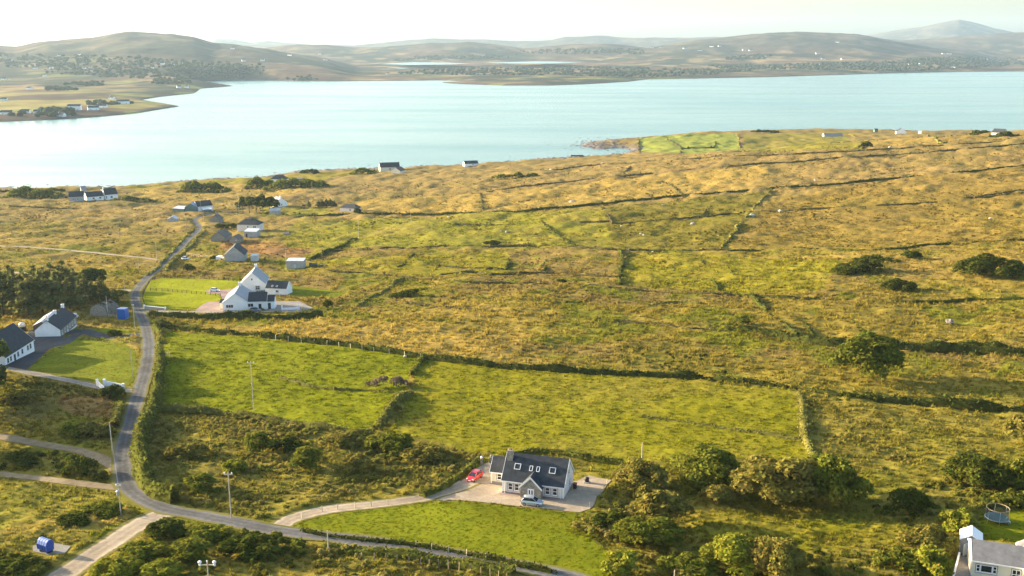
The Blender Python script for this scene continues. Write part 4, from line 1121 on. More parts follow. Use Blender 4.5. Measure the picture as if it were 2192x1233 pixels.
# ---- grass and scrub nobody could count
def scatter_gn(name, P, rotz, scale, tint, protos, label, cat):
    me = bpy.data.meshes.new(name); me.vertices.add(len(P)); me.vertices.foreach_set('co', P.astype(np.float32).ravel())
    a = me.attributes.new('tint', 'FLOAT_COLOR', 'POINT'); a.data.foreach_set('color', np.c_[tint, np.ones(len(tint))].astype(np.float32).ravel())
    a = me.attributes.new('rotv', 'FLOAT_VECTOR', 'POINT'); a.data.foreach_set('vector', np.c_[rng.normal(0, .08, len(P)), rng.normal(0, .08, len(P)), rotz].astype(np.float32).ravel())
    a = me.attributes.new('scalev', 'FLOAT_VECTOR', 'POINT'); a.data.foreach_set('vector', scale.astype(np.float32).ravel())
    a = me.attributes.new('pick', 'INT', 'POINT'); a.data.foreach_set('value', rng.integers(0, len(protos), len(P)).astype(np.int32))
    o = bpy.data.objects.new(name, me); link(o); tag(o, label, cat, None, 'stuff')
    g = bpy.data.node_groups.new(name, 'GeometryNodeTree')
    g.interface.new_socket('Geometry', in_out='INPUT', socket_type='NodeSocketGeometry'); g.interface.new_socket('Geometry', in_out='OUTPUT', socket_type='NodeSocketGeometry')
    gi = g.nodes.new('NodeGroupInput'); go = g.nodes.new('NodeGroupOutput')
    ip = g.nodes.new('GeometryNodeInstanceOnPoints'); ci = g.nodes.new('GeometryNodeCollectionInfo')
    c = bpy.data.collections.new(name + '_kinds')
    for p in protos: c.objects.link(p)
    ci.inputs['Collection'].default_value = c; ci.inputs['Separate Children'].default_value = True; ci.inputs['Reset Children'].default_value = True
    ip.inputs['Pick Instance'].default_value = True
    def attr(n, t):
        x = g.nodes.new('GeometryNodeInputNamedAttribute'); x.data_type = t; x.inputs['Name'].default_value = n
        return x.outputs[0]
    L = g.links.new
    L(gi.outputs[0], ip.inputs['Points']); L(ci.outputs[0], ip.inputs['Instance']); L(attr('pick', 'INT'), ip.inputs['Instance Index'])
    L(attr('rotv', 'FLOAT_VECTOR'), ip.inputs['Rotation']); L(attr('scalev', 'FLOAT_VECTOR'), ip.inputs['Scale'])
    L(ip.outputs[0], go.inputs[0])
    md = o.modifiers.new('plants', 'NODES'); md.node_group = g
    return o
def tuft_proto(k):
    rg = np.random.default_rng(900 + k); V = []; F = []
    for i in range(16):
        a = rg.uniform(0, 6.28); r = rg.uniform(0, .5) ** .8; x, y = r * math.cos(a), r * math.sin(a)
        b = rg.uniform(0, 6.28); hh = rg.uniform(.22, .5) * (1.15 - r); w = rg.uniform(.07, .15); l = rg.uniform(.05, .3)
        n = len(V)
        V += [(x - w * math.cos(b), y - w * math.sin(b), -.05), (x + w * math.cos(b), y + w * math.sin(b), -.05), (x + l * math.cos(b + 1.3) + w * .3, y + l * math.sin(b + 1.3), hh), (x + l * math.cos(b + 1.3) - w * .3, y + l * math.sin(b + 1.3), hh * .92)]
        F.append((n, n + 1, n + 2, n + 3))
    o = mesh_from('grass_tuft', V, np.array(F), 'grass'); COL.objects.unlink(o)
    return o
def scrub_proto(k):
    rg = np.random.default_rng(950 + k)
    L = [(rg.uniform(-.3, .3), rg.uniform(-.3, .3), rg.uniform(.2, .5), rg.uniform(.2, .34), rg.uniform(.2, .34), rg.uniform(.22, .4)) for _ in range(5)]
    V, F, T = leaf_cloud(L, 190, .17, rg, (.1, .1, .1))
    o = mesh_from('scrub_clump', V, F, 'grass'); COL.objects.unlink(o)
    return o
def make_grass():
    n = 140000
    u = rng.uniform(-.62, .62, n); Y = np.exp(rng.uniform(math.log(108), math.log(900), n)); X = u * (Y + 20)
    fm = flatmask(X, Y, .7)
    k = fm < .35
    X, Y = X[k], Y[k]
    amp = rough_amp(X, Y); patch = fbm(X / 6, Y / 7, 261, 3)
    k = rng.random(len(X)) < .35 + 1.2 * (patch - .25)
    X, Y, amp, patch = X[k], Y[k], amp[k], patch[k]
    md = (fbm(X / 2.6, Y / 2.9, 201, 3, .6) - .5) * .75 + (fbm(X / 9, Y / 10, 221, 2) - .5) * 1.1 + (fbm(X / 26, Y / 26, 231, 2) - .5) * 1.6
    z = gz(X, Y) + md * amp * (1 - flatmask(X, Y)) * (1 + sstep(300, 800, Y) * .8) - .05
    s = np.clip(Y / 230, .7, 1.7) * rng.uniform(.6, 1.4, len(X))
    hgt = s * np.where(amp < .9, .62, 1.25) * rng.uniform(.6, 1.5, len(X)) * (1 - .5 * sstep(240, 520, Y))
    c = gcol(X, Y) * rng.uniform(.88, 1.16, (len(X), 1)) * np.array((1.30, 1.38, 1.2))
    straw = rng.random(len(X)) < .10
    c[straw] = c[straw] * .6 + np.array((.34, .27, .09)) * .4
    scatter_gn('rough_grass', np.c_[X, Y, z], rng.uniform(0, 6.28, len(X)), np.c_[s, s, hgt], np.clip(c, .01, .6), [tuft_proto(i) for i in range(5)], 'rough ochre and green grass tussocks covering the open slopes', 'grass')
    LX, LY, LC, LS = [], [], [], []
    pal = {'lawn': np.array((.20, .215, .008)), 'lawn_fresh': np.array((.27, .28, .006))}
    for k_, (p_, m_, h_) in LAWNS.items():
        poly = LAWNW[k_]; a = np.array(poly); den = 2.4 if 'front' in k_ or 'verge' in k_ or 'bung' in k_ else 1.0
        m = int((np.ptp(a[:, 0]) + 3) * (np.ptp(a[:, 1]) + 3) * den)
        x = rng.uniform(a[:, 0].min() - 1.5, a[:, 0].max() + 1.5, m); y = rng.uniform(a[:, 1].min() - 1.5, a[:, 1].max() + 1.5, m)
        d = dist_poly(poly, x, y, True); ins = pip(poly, x, y)
        road = np.full(len(x), 1e9)
        for kk_, pts_ in ROADC.items(): road = np.minimum(road, dist_poly(pts_[::3] + [pts_[-1]], x, y) - ROADS[kk_][1] / 2)
        yard = np.zeros(len(x), bool)
        for q_ in list(YARDW.values()) + HOUSE_PADS: yard |= pip(q_, x, y)
        keep = (ins | (d < .9)) & (road > .1) & ~yard
        x, y, d, ins = x[keep], y[keep], d[keep], ins[keep]
        patch = fbm(x / 5, y / 4, 611, 3); edge = np.where(ins, np.exp(-d / .5), 1.0)
        c = pal[m_] * (.62 + .85 * patch)[:, None] * rng.uniform(.85, 1.15, (len(x), 1))
        c = c * (1 - .35 * sstep(.5, .7, patch)[:, None]) + np.array((.20, .17, .02)) * .35 * sstep(.5, .7, patch)[:, None]
        LX.append(x); LY.append(y); LC.append(c); LS.append(np.c_[np.full(len(x), .55), np.full(len(x), .55), (.10 + .14 * patch + .35 * edge) * rng.uniform(.6, 1.4, len(x))])
    x, y, c, sv = map(np.concatenate, (LX, LY, LC, LS))
    print('lawn grass', len(x))
    scatter_gn('lawn_grass', np.c_[x, y, gz(x, y) + .02], rng.uniform(0, 6.28, len(x)), sv, np.clip(c, .004, .6), [tuft_proto(20 + i) for i in range(4)], 'short uneven grass of the lawns', 'grass')
    XS, YS, SS, CS = [], [], [], []
    fam = {'mixed': [(.23, .205, .042), (.29, .24, .065), (.19, .19, .034), (.25, .215, .052)], 'green': [(.13, .145, .02), (.18, .17, .028), (.10, .112, .018)], 'dark': [(.07, .082, .016), (.105, .108, .02)]}
    for poly, den, size, f in SCRUBW:
        a = np.array(poly); area = (a[:, 0].max() - a[:, 0].min()) * (a[:, 1].max() - a[:, 1].min())
        m = int(area * den * 1.5); x = rng.uniform(a[:, 0].min(), a[:, 0].max(), m); y = rng.uniform(a[:, 1].min(), a[:, 1].max(), m)
        kk = pip(poly, x, y); x, y = x[kk], y[kk]
        kk = (flatmask(x, y, 1.0) < .15) & (rng.random(len(x)) < 1.9 * (fbm(x / 7, y / 7, 281, 3) - .28)); x, y = x[kk], y[kk]
        XS.append(x); YS.append(y); SS.append(size * .8 * rng.uniform(.6, 1.45, len(x)) * (.6 + .9 * fbm(x / 9, y / 9, 291, 2)))
        pal = np.array(fam[f]); ci = np.clip((fbm(x / 5, y / 5, 295, 2) * len(pal) * 1.3 - .3).astype(int) + rng.integers(0, 2, len(x)), 0, len(pal) - 1)
        CS.append(pal[ci] * rng.uniform(.75, 1.35, (len(x), 1)))
    # loose scrub clumps over the open heath
    m = 26000; u = rng.uniform(-.6, .6, m); Y = np.exp(rng.uniform(math.log(130), math.log(1000), m)); X = u * (Y + 20)
    rush = fbm(X / 22, Y / 26, 299, 4) + (fbm(X / 5, Y / 8, 305, 2) - .5) * .35
    kk = (flatmask(X, Y, 1.0) < .1) & (rush > .56 + .06 * (rough_amp(X, Y) < .9)) & (bil(_sd, X, Y) > 25)
    x, y = X[kk], Y[kk]; XS.append(x); YS.append(y); SS.append(rng.uniform(.3, .62, len(x)) * np.clip(y / 260, .9, 2.3) * np.where(rough_amp(x, y) < .9, .7, 1))
    CS.append(gcol(x, y) * np.array((1.0, 1.08, 1.0)) * rng.uniform(.8, 1.2, (len(x), 1)))
    X, Y, S, Cc = map(np.concatenate, (XS, YS, SS, CS))
    print('scrub', len(X))
    scatter_gn('scrub', np.c_[X, Y, gz(X, Y) - .15], rng.uniform(0, 6.28, len(X)), np.c_[S * 1.25, S * 1.25, S * 1.1], np.clip(Cc, .01, .5), [scrub_proto(i) for i in range(6)], 'tangled bramble and gorse scrub on the rough ground', 'scrub')

# ------------------------------------------------------------------ buildings
class Frame:
    """local axes of a building: x along its front, y into it, z up"""
    def __init__(self, name, label, A, B, cat='house', group=None, length=None, ang=None, depth_pad=8):
        A = at(*A) if len(A) == 2 else Vector(A); B = at(*B) if len(B) == 2 else Vector(B)
        d = (B - A); d.z = 0
        self.L = length or d.length
        self.ang = math.atan2(d.y, d.x) if ang is None else ang
        u = Vector((math.cos(self.ang), math.sin(self.ang))); v = Vector((-u.y, u.x))
        zs = [gz1(A.x + u.x * a + v.x * b, A.y + u.y * a + v.y * b) for a in (0, self.L) for b in (0, depth_pad * .6)]
        self.root = empty(name, (A.x, A.y, sum(zs) / 4), self.ang, label, cat, group)
        self.o = (A.x, A.y); self.u = u; self.v = v
    def pad(self, x0, x1, y0, y1, m=.5):
        f = lambda a, b: (self.o[0] + self.u.x * a + self.v.x * b, self.o[1] + self.u.y * a + self.v.y * b)
        HOUSE_PADS.append([f(x0 - m, y0 - m), f(x1 + m, y0 - m), f(x1 + m, y1 + m), f(x0 - m, y1 + m)])
    def P(self, mb, name, m, parent=None, **k): return mb.build(name, m, parent or self.root, **k)
    def body(self, x0, x1, y0, y1, h, ridge, axis='x', wall='white', roof='slate', over=.28, verge=.14, plinth=None, trim=None, z0=-1.6, hip=False, mono=False):
        """walls with gables and a pitched roof"""
        self.pad(x0, x1, y0, y1)
        R = 'x' if axis == 'x' else 'y'
        a0, a1, b0, b1 = (x0, x1, y0, y1) if axis == 'x' else (y0, y1, x0, x1)
        bm_ = (b0 + b1) / 2; t = .15
        if hip:
            self.P(MB().box(x0, x1, y0, y1, z0, h), 'wall', wall)
            o = over; hh = (b1 - b0) / 2
            q = (lambda a, b, z: (a, b, z)) if axis == 'x' else (lambda a, b, z: (b, a, z))
            V = [q(a0 - o, b0 - o, h - .05), q(a1 + o, b0 - o, h - .05), q(a1 + o, b1 + o, h - .05), q(a0 - o, b1 + o, h - .05), q(a0 + hh * .9, bm_, ridge), q(a1 - hh * .9, bm_, ridge), ]
            V += [(x, y, z + .12) for x, y, z in V[:4]]
            self.P(MB().add(V, [(6, 7, 5, 4), (7, 8, 5), (8, 9, 4, 5), (9, 6, 4), (0, 1, 7, 6), (1, 2, 8, 7), (2, 3, 9, 8), (3, 0, 6, 9), (0, 3, 2, 1)]), 'roof', roof)
            return
        if mono:
            self.P(MB().prism([(b0, z0), (b1, z0), (b1, ridge), (b0, h)], R, a0, a1), 'wall', wall)
            s = (ridge - h) / (b1 - b0)
            self.P(MB().prism([(b0 - over, h - s * over + .01), (b1 + over, ridge + s * over + .01), (b1 + over, ridge + s * over + t), (b0 - over, h - s * over + t)], R, a0 - verge, a1 + verge), 'roof', roof)
            return
        s = (ridge - h) / (bm_ - b0)
        self.P(MB().prism([(b0, z0), (b1, z0), (b1, h), (bm_, ridge), (b0, h)], R, a0, a1), 'wall', wall)
        e = .012
        self.P(MB().prism([(b0 - over, h - s * over + e), (bm_, ridge + e), (b1 + over, h - s * over + e), (b1 + over, h - s * over + t), (bm_, ridge + t * 1.15), (b0 - over, h - s * over + t)], R, a0 - verge, a1 + verge), 'roof', roof)
        if plinth:
            self.P(MB().box(x0 - .03, x1 + .03, y0 - .03, y1 + .03, z0, .42), 'plinth', plinth)
        if trim:
            for a in (a0 - verge - .03, a1 + verge - .03):
                zz = h - s * over
                self.P(MB().prism([(b0 - over, zz - .16), (bm_, ridge - .16), (b1 + over, zz - .16), (b1 + over, zz + .16), (bm_, ridge + .20), (b0 - over, zz + .16)], R, a, a + .06), 'bargeboard', trim)
            for bb in (b0 - over - .1, b1 + over):
                g = MB().box(a0 - verge, a1 + verge, bb, bb + .1, h - s * over - .06, h - s * over + .1) if axis == 'x' else MB().box(bb, bb + .1, a0 - verge, a1 + verge, h - s * over - .06, h - s * over + .1)
                self.P(g, 'gutter', trim)
    def face(self, side, x0, x1, y0, y1):
        return {'front': ((x0, y0), (1, 0), (0, -1)), 'right': ((x1, y0), (0, 1), (1, 0)), 'left': ((x0, y1), (0, -1), (-1, 0)), 'back': ((x1, y1), (-1, 0), (0, 1))}[side]
    def _on(self, fc, boxes):
        (ox, oy), U, N = fc; mb = MB()
        for (u0, u1, z0, z1, n0, n1) in boxes:
            V = []
            for z in (z0, z1):
                for (u, n) in ((u0, n0), (u1, n0), (u1, n1), (u0, n1)):
                    V.append((ox + U[0] * u + N[0] * n, oy + U[1] * u + N[1] * n, z))
            mb.add(V, [(3, 2, 1, 0), (4, 5, 6, 7), (0, 1, 5, 4), (1, 2, 6, 5), (2, 3, 7, 6), (3, 0, 4, 7)])
        return mb
    def window(self, fc, u, z, w, h, split='h', frame='pvc', surround=None, cols=1):
        a, b = u - w / 2, u + w / 2; f = .09
        B = [(a, a + f, z, z + h, .0, .08), (b - f, b, z, z + h, .0, .08), (a + f, b - f, z, z + f, .0, .08), (a + f, b - f, z + h - f, z + h, .0, .08), (a - .06, b + .06, z - .09, z - .005, 0, .13)]
        if split == 'h': B.append((a + f, b - f, z + h * .52 - .04, z + h * .52 + .04, 0, .07))
        for k in range(1, cols): B.append((a + w * k / cols - .04, a + w * k / cols + .04, z + f, z + h - f, 0, .072))
        o = self.P(self._on(fc, B), 'window', frame)
        self._on(fc, [(a + f, b - f, z + f, z + h - f, .004, .03)]).build('pane', 'glass', o)
        if surround:
            s = .14
            self.P(self._on(fc, [(a - s, a - .002, z - .1 - s, z + h + s, 0, .035), (b + .002, b + s, z - .1 - s, z + h + s, 0, .035), (a, b, z + h + .002, z + h + s, 0, .035), (a, b, z - .1 - s, z - .1, 0, .035)]), 'window_surround', surround)
    def door(self, fc, u, w, h, m='pvc', z=0.05, lights=True):
        o = self.P(self._on(fc, [(u - w / 2, u + w / 2, z, z + h, 0, .06)]), 'door', m)
        if lights:
            self._on(fc, [(u - w * .32, u - w * .1, z + h * .5, z + h * .88, .055, .07), (u + w * .1, u + w * .32, z + h * .5, z + h * .88, .055, .07)]).build('pane', 'glass', o)
        self._on(fc, [(u - w * .05, u + w * .05, z + h * .46, z + h * .5, .058, .1)]).build('handle', 'metal', o)
    def chimney(self, x, y, zb, zt, w=.8, d=.7, m='white', pots=1):
        c = self.P(MB().box(x - w / 2, x + w / 2, y - d / 2, y + d / 2, zb, zt).box(x - w / 2 - .07, x + w / 2 + .07, y - d / 2 - .07, y + d / 2 + .07, zt + .002, zt + .14), 'chimney', m)
        for k in range(pots):
            MB().lathe([(.12, 0), (.14, .05), (.11, .1), (.12, .38)], 8, (x + (k - (pots - 1) / 2) * .35, y, zt + .14)).build('chimney_pot', 'clay', c)
    def skylight(self, x, v, w, l, y0, h, ridge, half):
        """roof window lying on the front slope; v = share of the way up"""
        ang = math.atan2(ridge - h, half); sl = math.hypot(half, ridge - h)
        o = MB()
        fr = .09
        for (a, b, c, d) in ((-w / 2, -w / 2 + fr, 0, l), (w / 2 - fr, w / 2, 0, l), (-w / 2 + fr, w / 2 - fr, 0, fr), (-w / 2 + fr, w / 2 - fr, l - fr, l)):
            o.box(a, b, c, d, .0, .10)
        ob = self.P(o, 'skylight', 'pvc')
        g = MB().box(-w / 2 + fr, w / 2 - fr, fr, l - fr, .01, .06).build('pane', 'glass', ob)
        s0 = v * sl
        ob.location = (x, y0 + math.cos(ang) * s0 - math.sin(ang) * .165, h + math.sin(ang) * s0 + math.cos(ang) * .165)
        ob.rotation_euler = (ang, 0, 0)

def make_main_house():
    f = Frame('stone_porch_house', 'cream house with dark slate roof and gabled stone porch beside the gravel yard', (1075, 1055), (1207, 1069))
    L, D, h, r = f.L, 7.4, 2.75, 6.35
    f.body(0, L, 0, D, h, r, 'x', 'pinkwhite', 'slate', plinth='plinth', trim='pvc')
    fr = f.face('front', 0, L, 0, D)
    for x in (1.55, 2.75, L - 3.0, L - 1.65): f.window(fr, x, .85, .85, 1.35, 'h', 'pvc', 'trim')
    rt = f.face('right', 0, L, 0, D)
    f.window(rt, 3.6, 3.55, .95, 1.1, 'h', 'pvc', 'trim'); f.window(rt, 4.6, .9, .8, 1.1, 'h', 'pvc', 'trim')
    for x in (.12, L - .12):
        f.P(MB().box(x - .11, x + .11, -.05, .0, .43, h - .18), 'quoin', 'pvc')
    for x in (.55, L - .6):
        f.P(MB().tube((x, -.14, .05), (x, -.14, h - .15), .05, .05, 6), 'downpipe', 'pvc')
    x0, x1, y0 = 3.75, 7.55, -1.25; ph, pr = 2.35, 4.25; xm = (x0 + x1) / 2
    # porch: stone gable, roof reaching back into the main slope
    f.P(MB().prism([(x0, -1.6), (x1, -1.6), (x1, ph), (xm, pr), (x0, ph)], 'y', y0, 0.02), 'porch_wall', 'stone')
    s = (pr - ph) / (xm - x0); yb = (pr - h) / ((r - h) / (D / 2)) + .3; o = .26
    f.P(MB().add([(x0 - o, y0 - .2, ph - s * o + .02), (xm, y0 - .2, pr + .02), (x1 + o, y0 - .2, ph - s * o + .02), (x0 - o, .1, ph - s * o + .02), (xm, yb, pr + .02), (x1 + o, .1, ph - s * o + .02),
                  (x0 - o, y0 - .2, ph - s * o + .17), (xm, y0 - .2, pr + .18), (x1 + o, y0 - .2, ph - s * o + .17), (x0 - o, .1, ph - s * o + .17), (xm, yb, pr + .18), (x1 + o, .1, ph - s * o + .17)],
                 [(6, 7, 10, 9), (7, 8, 11, 10), (0, 3, 4, 1), (1, 4, 5, 2), (0, 1, 7, 6), (1, 2, 8, 7), (0, 6, 9, 3), (2, 5, 11, 8), (3, 9, 10, 4), (4, 10, 11, 5)]), 'porch_roof', 'slate')
    za = ph - s * o
    f.P(MB().prism([(x0 - o, za - .16), (xm, pr - .16), (x1 + o, za - .16), (x1 + o, za + .2), (xm, pr + .22), (x0 - o, za + .2)], 'y', y0 - .27, y0 - .205), 'porch_bargeboard', 'pvc')
    pf = ((x0, y0), (1, 0), (0, -1))
    f.P(f._on(pf, [(1.05, 2.75, .02, 2.22, 0, .02)]), 'door_recess', 'plinth')
    f.door(pf, 1.95, 1.15, 2.05, 'pvc', .06)
    f.P(MB().box(x0 + .6, x1 - .6, y0 - 1.0, y0 - .1, -.8, .06), 'doorstep', 'plinth')
    f.pad(x0, x1, y0 - 1, 0)
    hf = D / 2
    for x, w, l in ((2.4, 1.15, 1.15), (4.95, .6, 1.0), (6.25, .6, 1.0), (8.9, 1.15, 1.15)): f.skylight(x, .40, w, l, 0, h, r, hf)
    f.chimney(.75, 2.9, h, 7.15, 1.0, .85, 'stone', 2)
    # lower annexe on the left
    f.body(-3.3, -.02, 3.6, 7.6, 2.5, 4.5, 'x', 'cream', 'slate', trim='pvc', plinth='plinth')
    f.window(((-3.3, 3.6), (1, 0), (0, -1)), 1.7, .85, .85, 1.2, 'h', 'pvc', 'trim')
    f.P(MB().tube((-3.15, 3.5, .05), (-3.15, 3.5, 2.3), .06, .06, 6), 'downpipe', 'pvc')
    # terracotta-coloured edging slabs along the front
    e = sheet_local(f, [(-.5, -1.0), (3.4, -1.0), (3.4, -.04), (-.5, -.04)], 'edging', 'pink_paving', .085); e2 = sheet_local(f, [(7.9, -.9), (L + .5, -.9), (L + .5, -.04), (7.9, -.04)], 'edging', 'pink_paving', .085)
    # wheelie bin, gas cylinder at the side
    w = f.root.matrix_basis
    def worldp(x, y):
        a, b = f.o[0] + f.u.x * x + f.v.x * y, f.o[1] + f.u.y * x + f.v.y * y
        return Vector((a, b, gz1(a, b) + .06))
    g = empty('wheelie_bin', worldp(L + .75, 5.6), f.ang, 'dark wheelie bin against the shaded gable of the stone-porch house', 'bin')
    MB().add([(-.26, -.3, .08), (.26, -.3, .08), (.26, .3, .08), (-.26, .3, .08), (-.31, -.38, .98), (.31, -.38, .98), (.31, .38, .98), (-.31, .38, .98)], [(3, 2, 1, 0), (4, 5, 6, 7), (0, 1, 5, 4), (1, 2, 6, 5), (2, 3, 7, 6), (3, 0, 4, 7)]).build('body', 'black', g)
    MB().prism([(-.40, .985), (.42, .985), (.38, 1.08), (-.36, 1.06)], 'x', -.33, .33).build('lid', 'rust', g)
    for s_ in (-.27, .27): MB().tube((s_ - .04, .3, .1), (s_ + .04, .3, .1), .1, .1, 10).build('wheel', 'tyre', g)
    # stone hut and oil tank behind
    q = worldp(L + 2.2, 9.2)
    t = empty('oil_tank', q, f.ang, 'small dark oil tank behind the shaded gable, beside the back hedge', 'tank')
    MB().lathe([(.36, .2), (.42, .28), (.44, .9), (.34, 1.05), (.1, 1.1)], 14).build('tank', 'black', t); MB().box(-.5, .5, -.5, .5, -.4, .2).build('plinth', 'grey_render', t)
    # gate pillars by the red car
    for k, (px, py, lab) in enumerate(((1031, 996, 'white-ball gate pillar by the lawn strip behind the red car'), (1052, 993, 'gate pillar against the annexe behind the red car'))):
        p = at(px, py); g = empty('gate_pillar', p, f.ang, lab, 'gate pillar')
        MB().box(-.22, .22, -.22, .22, -.4, 1.35).box(-.28, .28, -.28, .28, 1.352, 1.45).build('pillar', 'wood' if k == 0 else 'stone', g)
        MB().lathe([(.02, 1.45), (.2, 1.52), (.27, 1.68), (.2, 1.86), (.03, 1.93)], 10).build('ball', 'ceramic' if k == 0 else 'stone', g, smooth=True)
def sheet_local(f, pts, name, m, h):
    o = sheet(name, [(f.o[0] + f.u.x * x + f.v.x * y, f.o[1] + f.u.y * x + f.v.y * y) for x, y in pts], m, h, 1.0, .02)
    o.name = name
    return o

def make_farmhouse():
    # low gabled house with wing, in front
    f = Frame('white_farmhouse', 'white gabled farmhouse with sunlit pale roof and dark-roofed wing behind the clipped hedge', (478, 665), (571, 663))
    L = f.L
    f.body(0, 8.6, 0, 15, 3.2, 6.3, 'y', 'white', 'slate_pale_sunlit', .3, .12, trim='pvc')  # sunlight on this roof is painted in with the paler slate
    f.body(8.62, L, 1.0, 8.0, 3.1, 5.6, 'x', 'white', 'slate', .25, .1, trim='pvc')
    f.body(L + .02, L + 2.6, 1.6, 7.0, 2.9, 4.4, 'x', 'white', 'slate', .2, .1)
    f.body(-1.5, -.02, 2.2, 7.0, 2.6, 3.3, 'x', 'cream', 'slate', .1, .05, mono=False)
    a = f.face('front', 0, 8.6, 0, 15)
    f.window(a, 2.3, 1.2, 2.6, 1.2, '', 'pvc', None, 3)
    f.window(((8.62, 1.0), (1, 0), (0, -1)), .9, 1.1, 2.0, 1.3, '', 'pvc', None, 2)
    f.door(((8.62, 1.0), (1, 0), (0, -1)), 4.2, 1.0, 2.1, 'black', .05, False)
    f.door(((L + .02, 1.6), (1, 0), (0, -1)), .8, 1.0, 2.2, 'black', .05, False)
    f.chimney(4.3, 12.5, 5.5, 7.6, .9, .8)
    b = Frame('tall_white_house', 'tall white gable-fronted house with blue-grey roof behind the low farmhouse', (515, 626), (568, 625))
    f = b; W = b.L
    f.body(0, W, 0, 13, 3.5, 8.0, 'y', 'white', 'slate_pale_sunlit', .3, .15, trim='pvc')
    a = f.face('front', 0, W, 0, 13)
    f.window(a, 6.8, 1.2, 1.6, 1.5, 'h', 'pvc', 'trim', 2); f.window(a, 4.7, 5.0, .7, .9, '', 'pvc')
    f.chimney(W / 2, 12.0, 7.0, 9.0, 1.0, .8)
    c = Frame('white_annexe', 'small white outbuilding with black roof right of the tall house', (569, 630), (614, 631))
    f = c
    f.body(0, c.L, 0, 6, 2.7, 5.0, 'x', 'white', 'slate', .2, .1, trim='pvc')
    f.window(f.face('front', 0, c.L, 0, 6), c.L * .55, 1.0, 1.3, 1.0, '', 'pvc', None, 2)
    f.skylight(c.L * .3, .15, .7, .8, 0, 2.7, 5.0, 3.0); f.skylight(c.L * .52, .15, .7, .8, 0, 2.7, 5.0, 3.0)
    # white terrace wall on the right with piers
    p0, p1 = at(604, 664), at(640, 663); d = p1 - p0; ang = math.atan2(d.y, d.x)
    t = empty('terrace_wall', p0, ang, 'low white terrace wall with piers beside the farmhouse patio', 'wall')
    MB().box(.0, d.length, -.1, .1, -.6, .85).build('wall', 'white', t)
    for x in (0, d.length): MB().box(x - .22, x + .22, -.22, .22, -.6, 1.6).box(x - .27, x + .27, -.27, .27, 1.602, 1.72).build('pier', 'white', t)
    p0, p1 = at(309, 661), at(354, 664); d = p1 - p0
    t = empty('entrance_wall', p0, math.atan2(d.y, d.x), 'long grey-white wall at the road entrance of the fenced lawn', 'wall')
    MB().box(0, d.length, -.14, .14, -.6, 1.1).build('wall', 'grey_render', t); MB().box(-.1, d.length + .1, -.2, .2, 1.102, 1.2).build('coping', 'white', t)
    for x in (0, d.length): MB().box(x - .26, x + .26, -.26, .26, -.6, 1.45).build('pier', 'white', t)

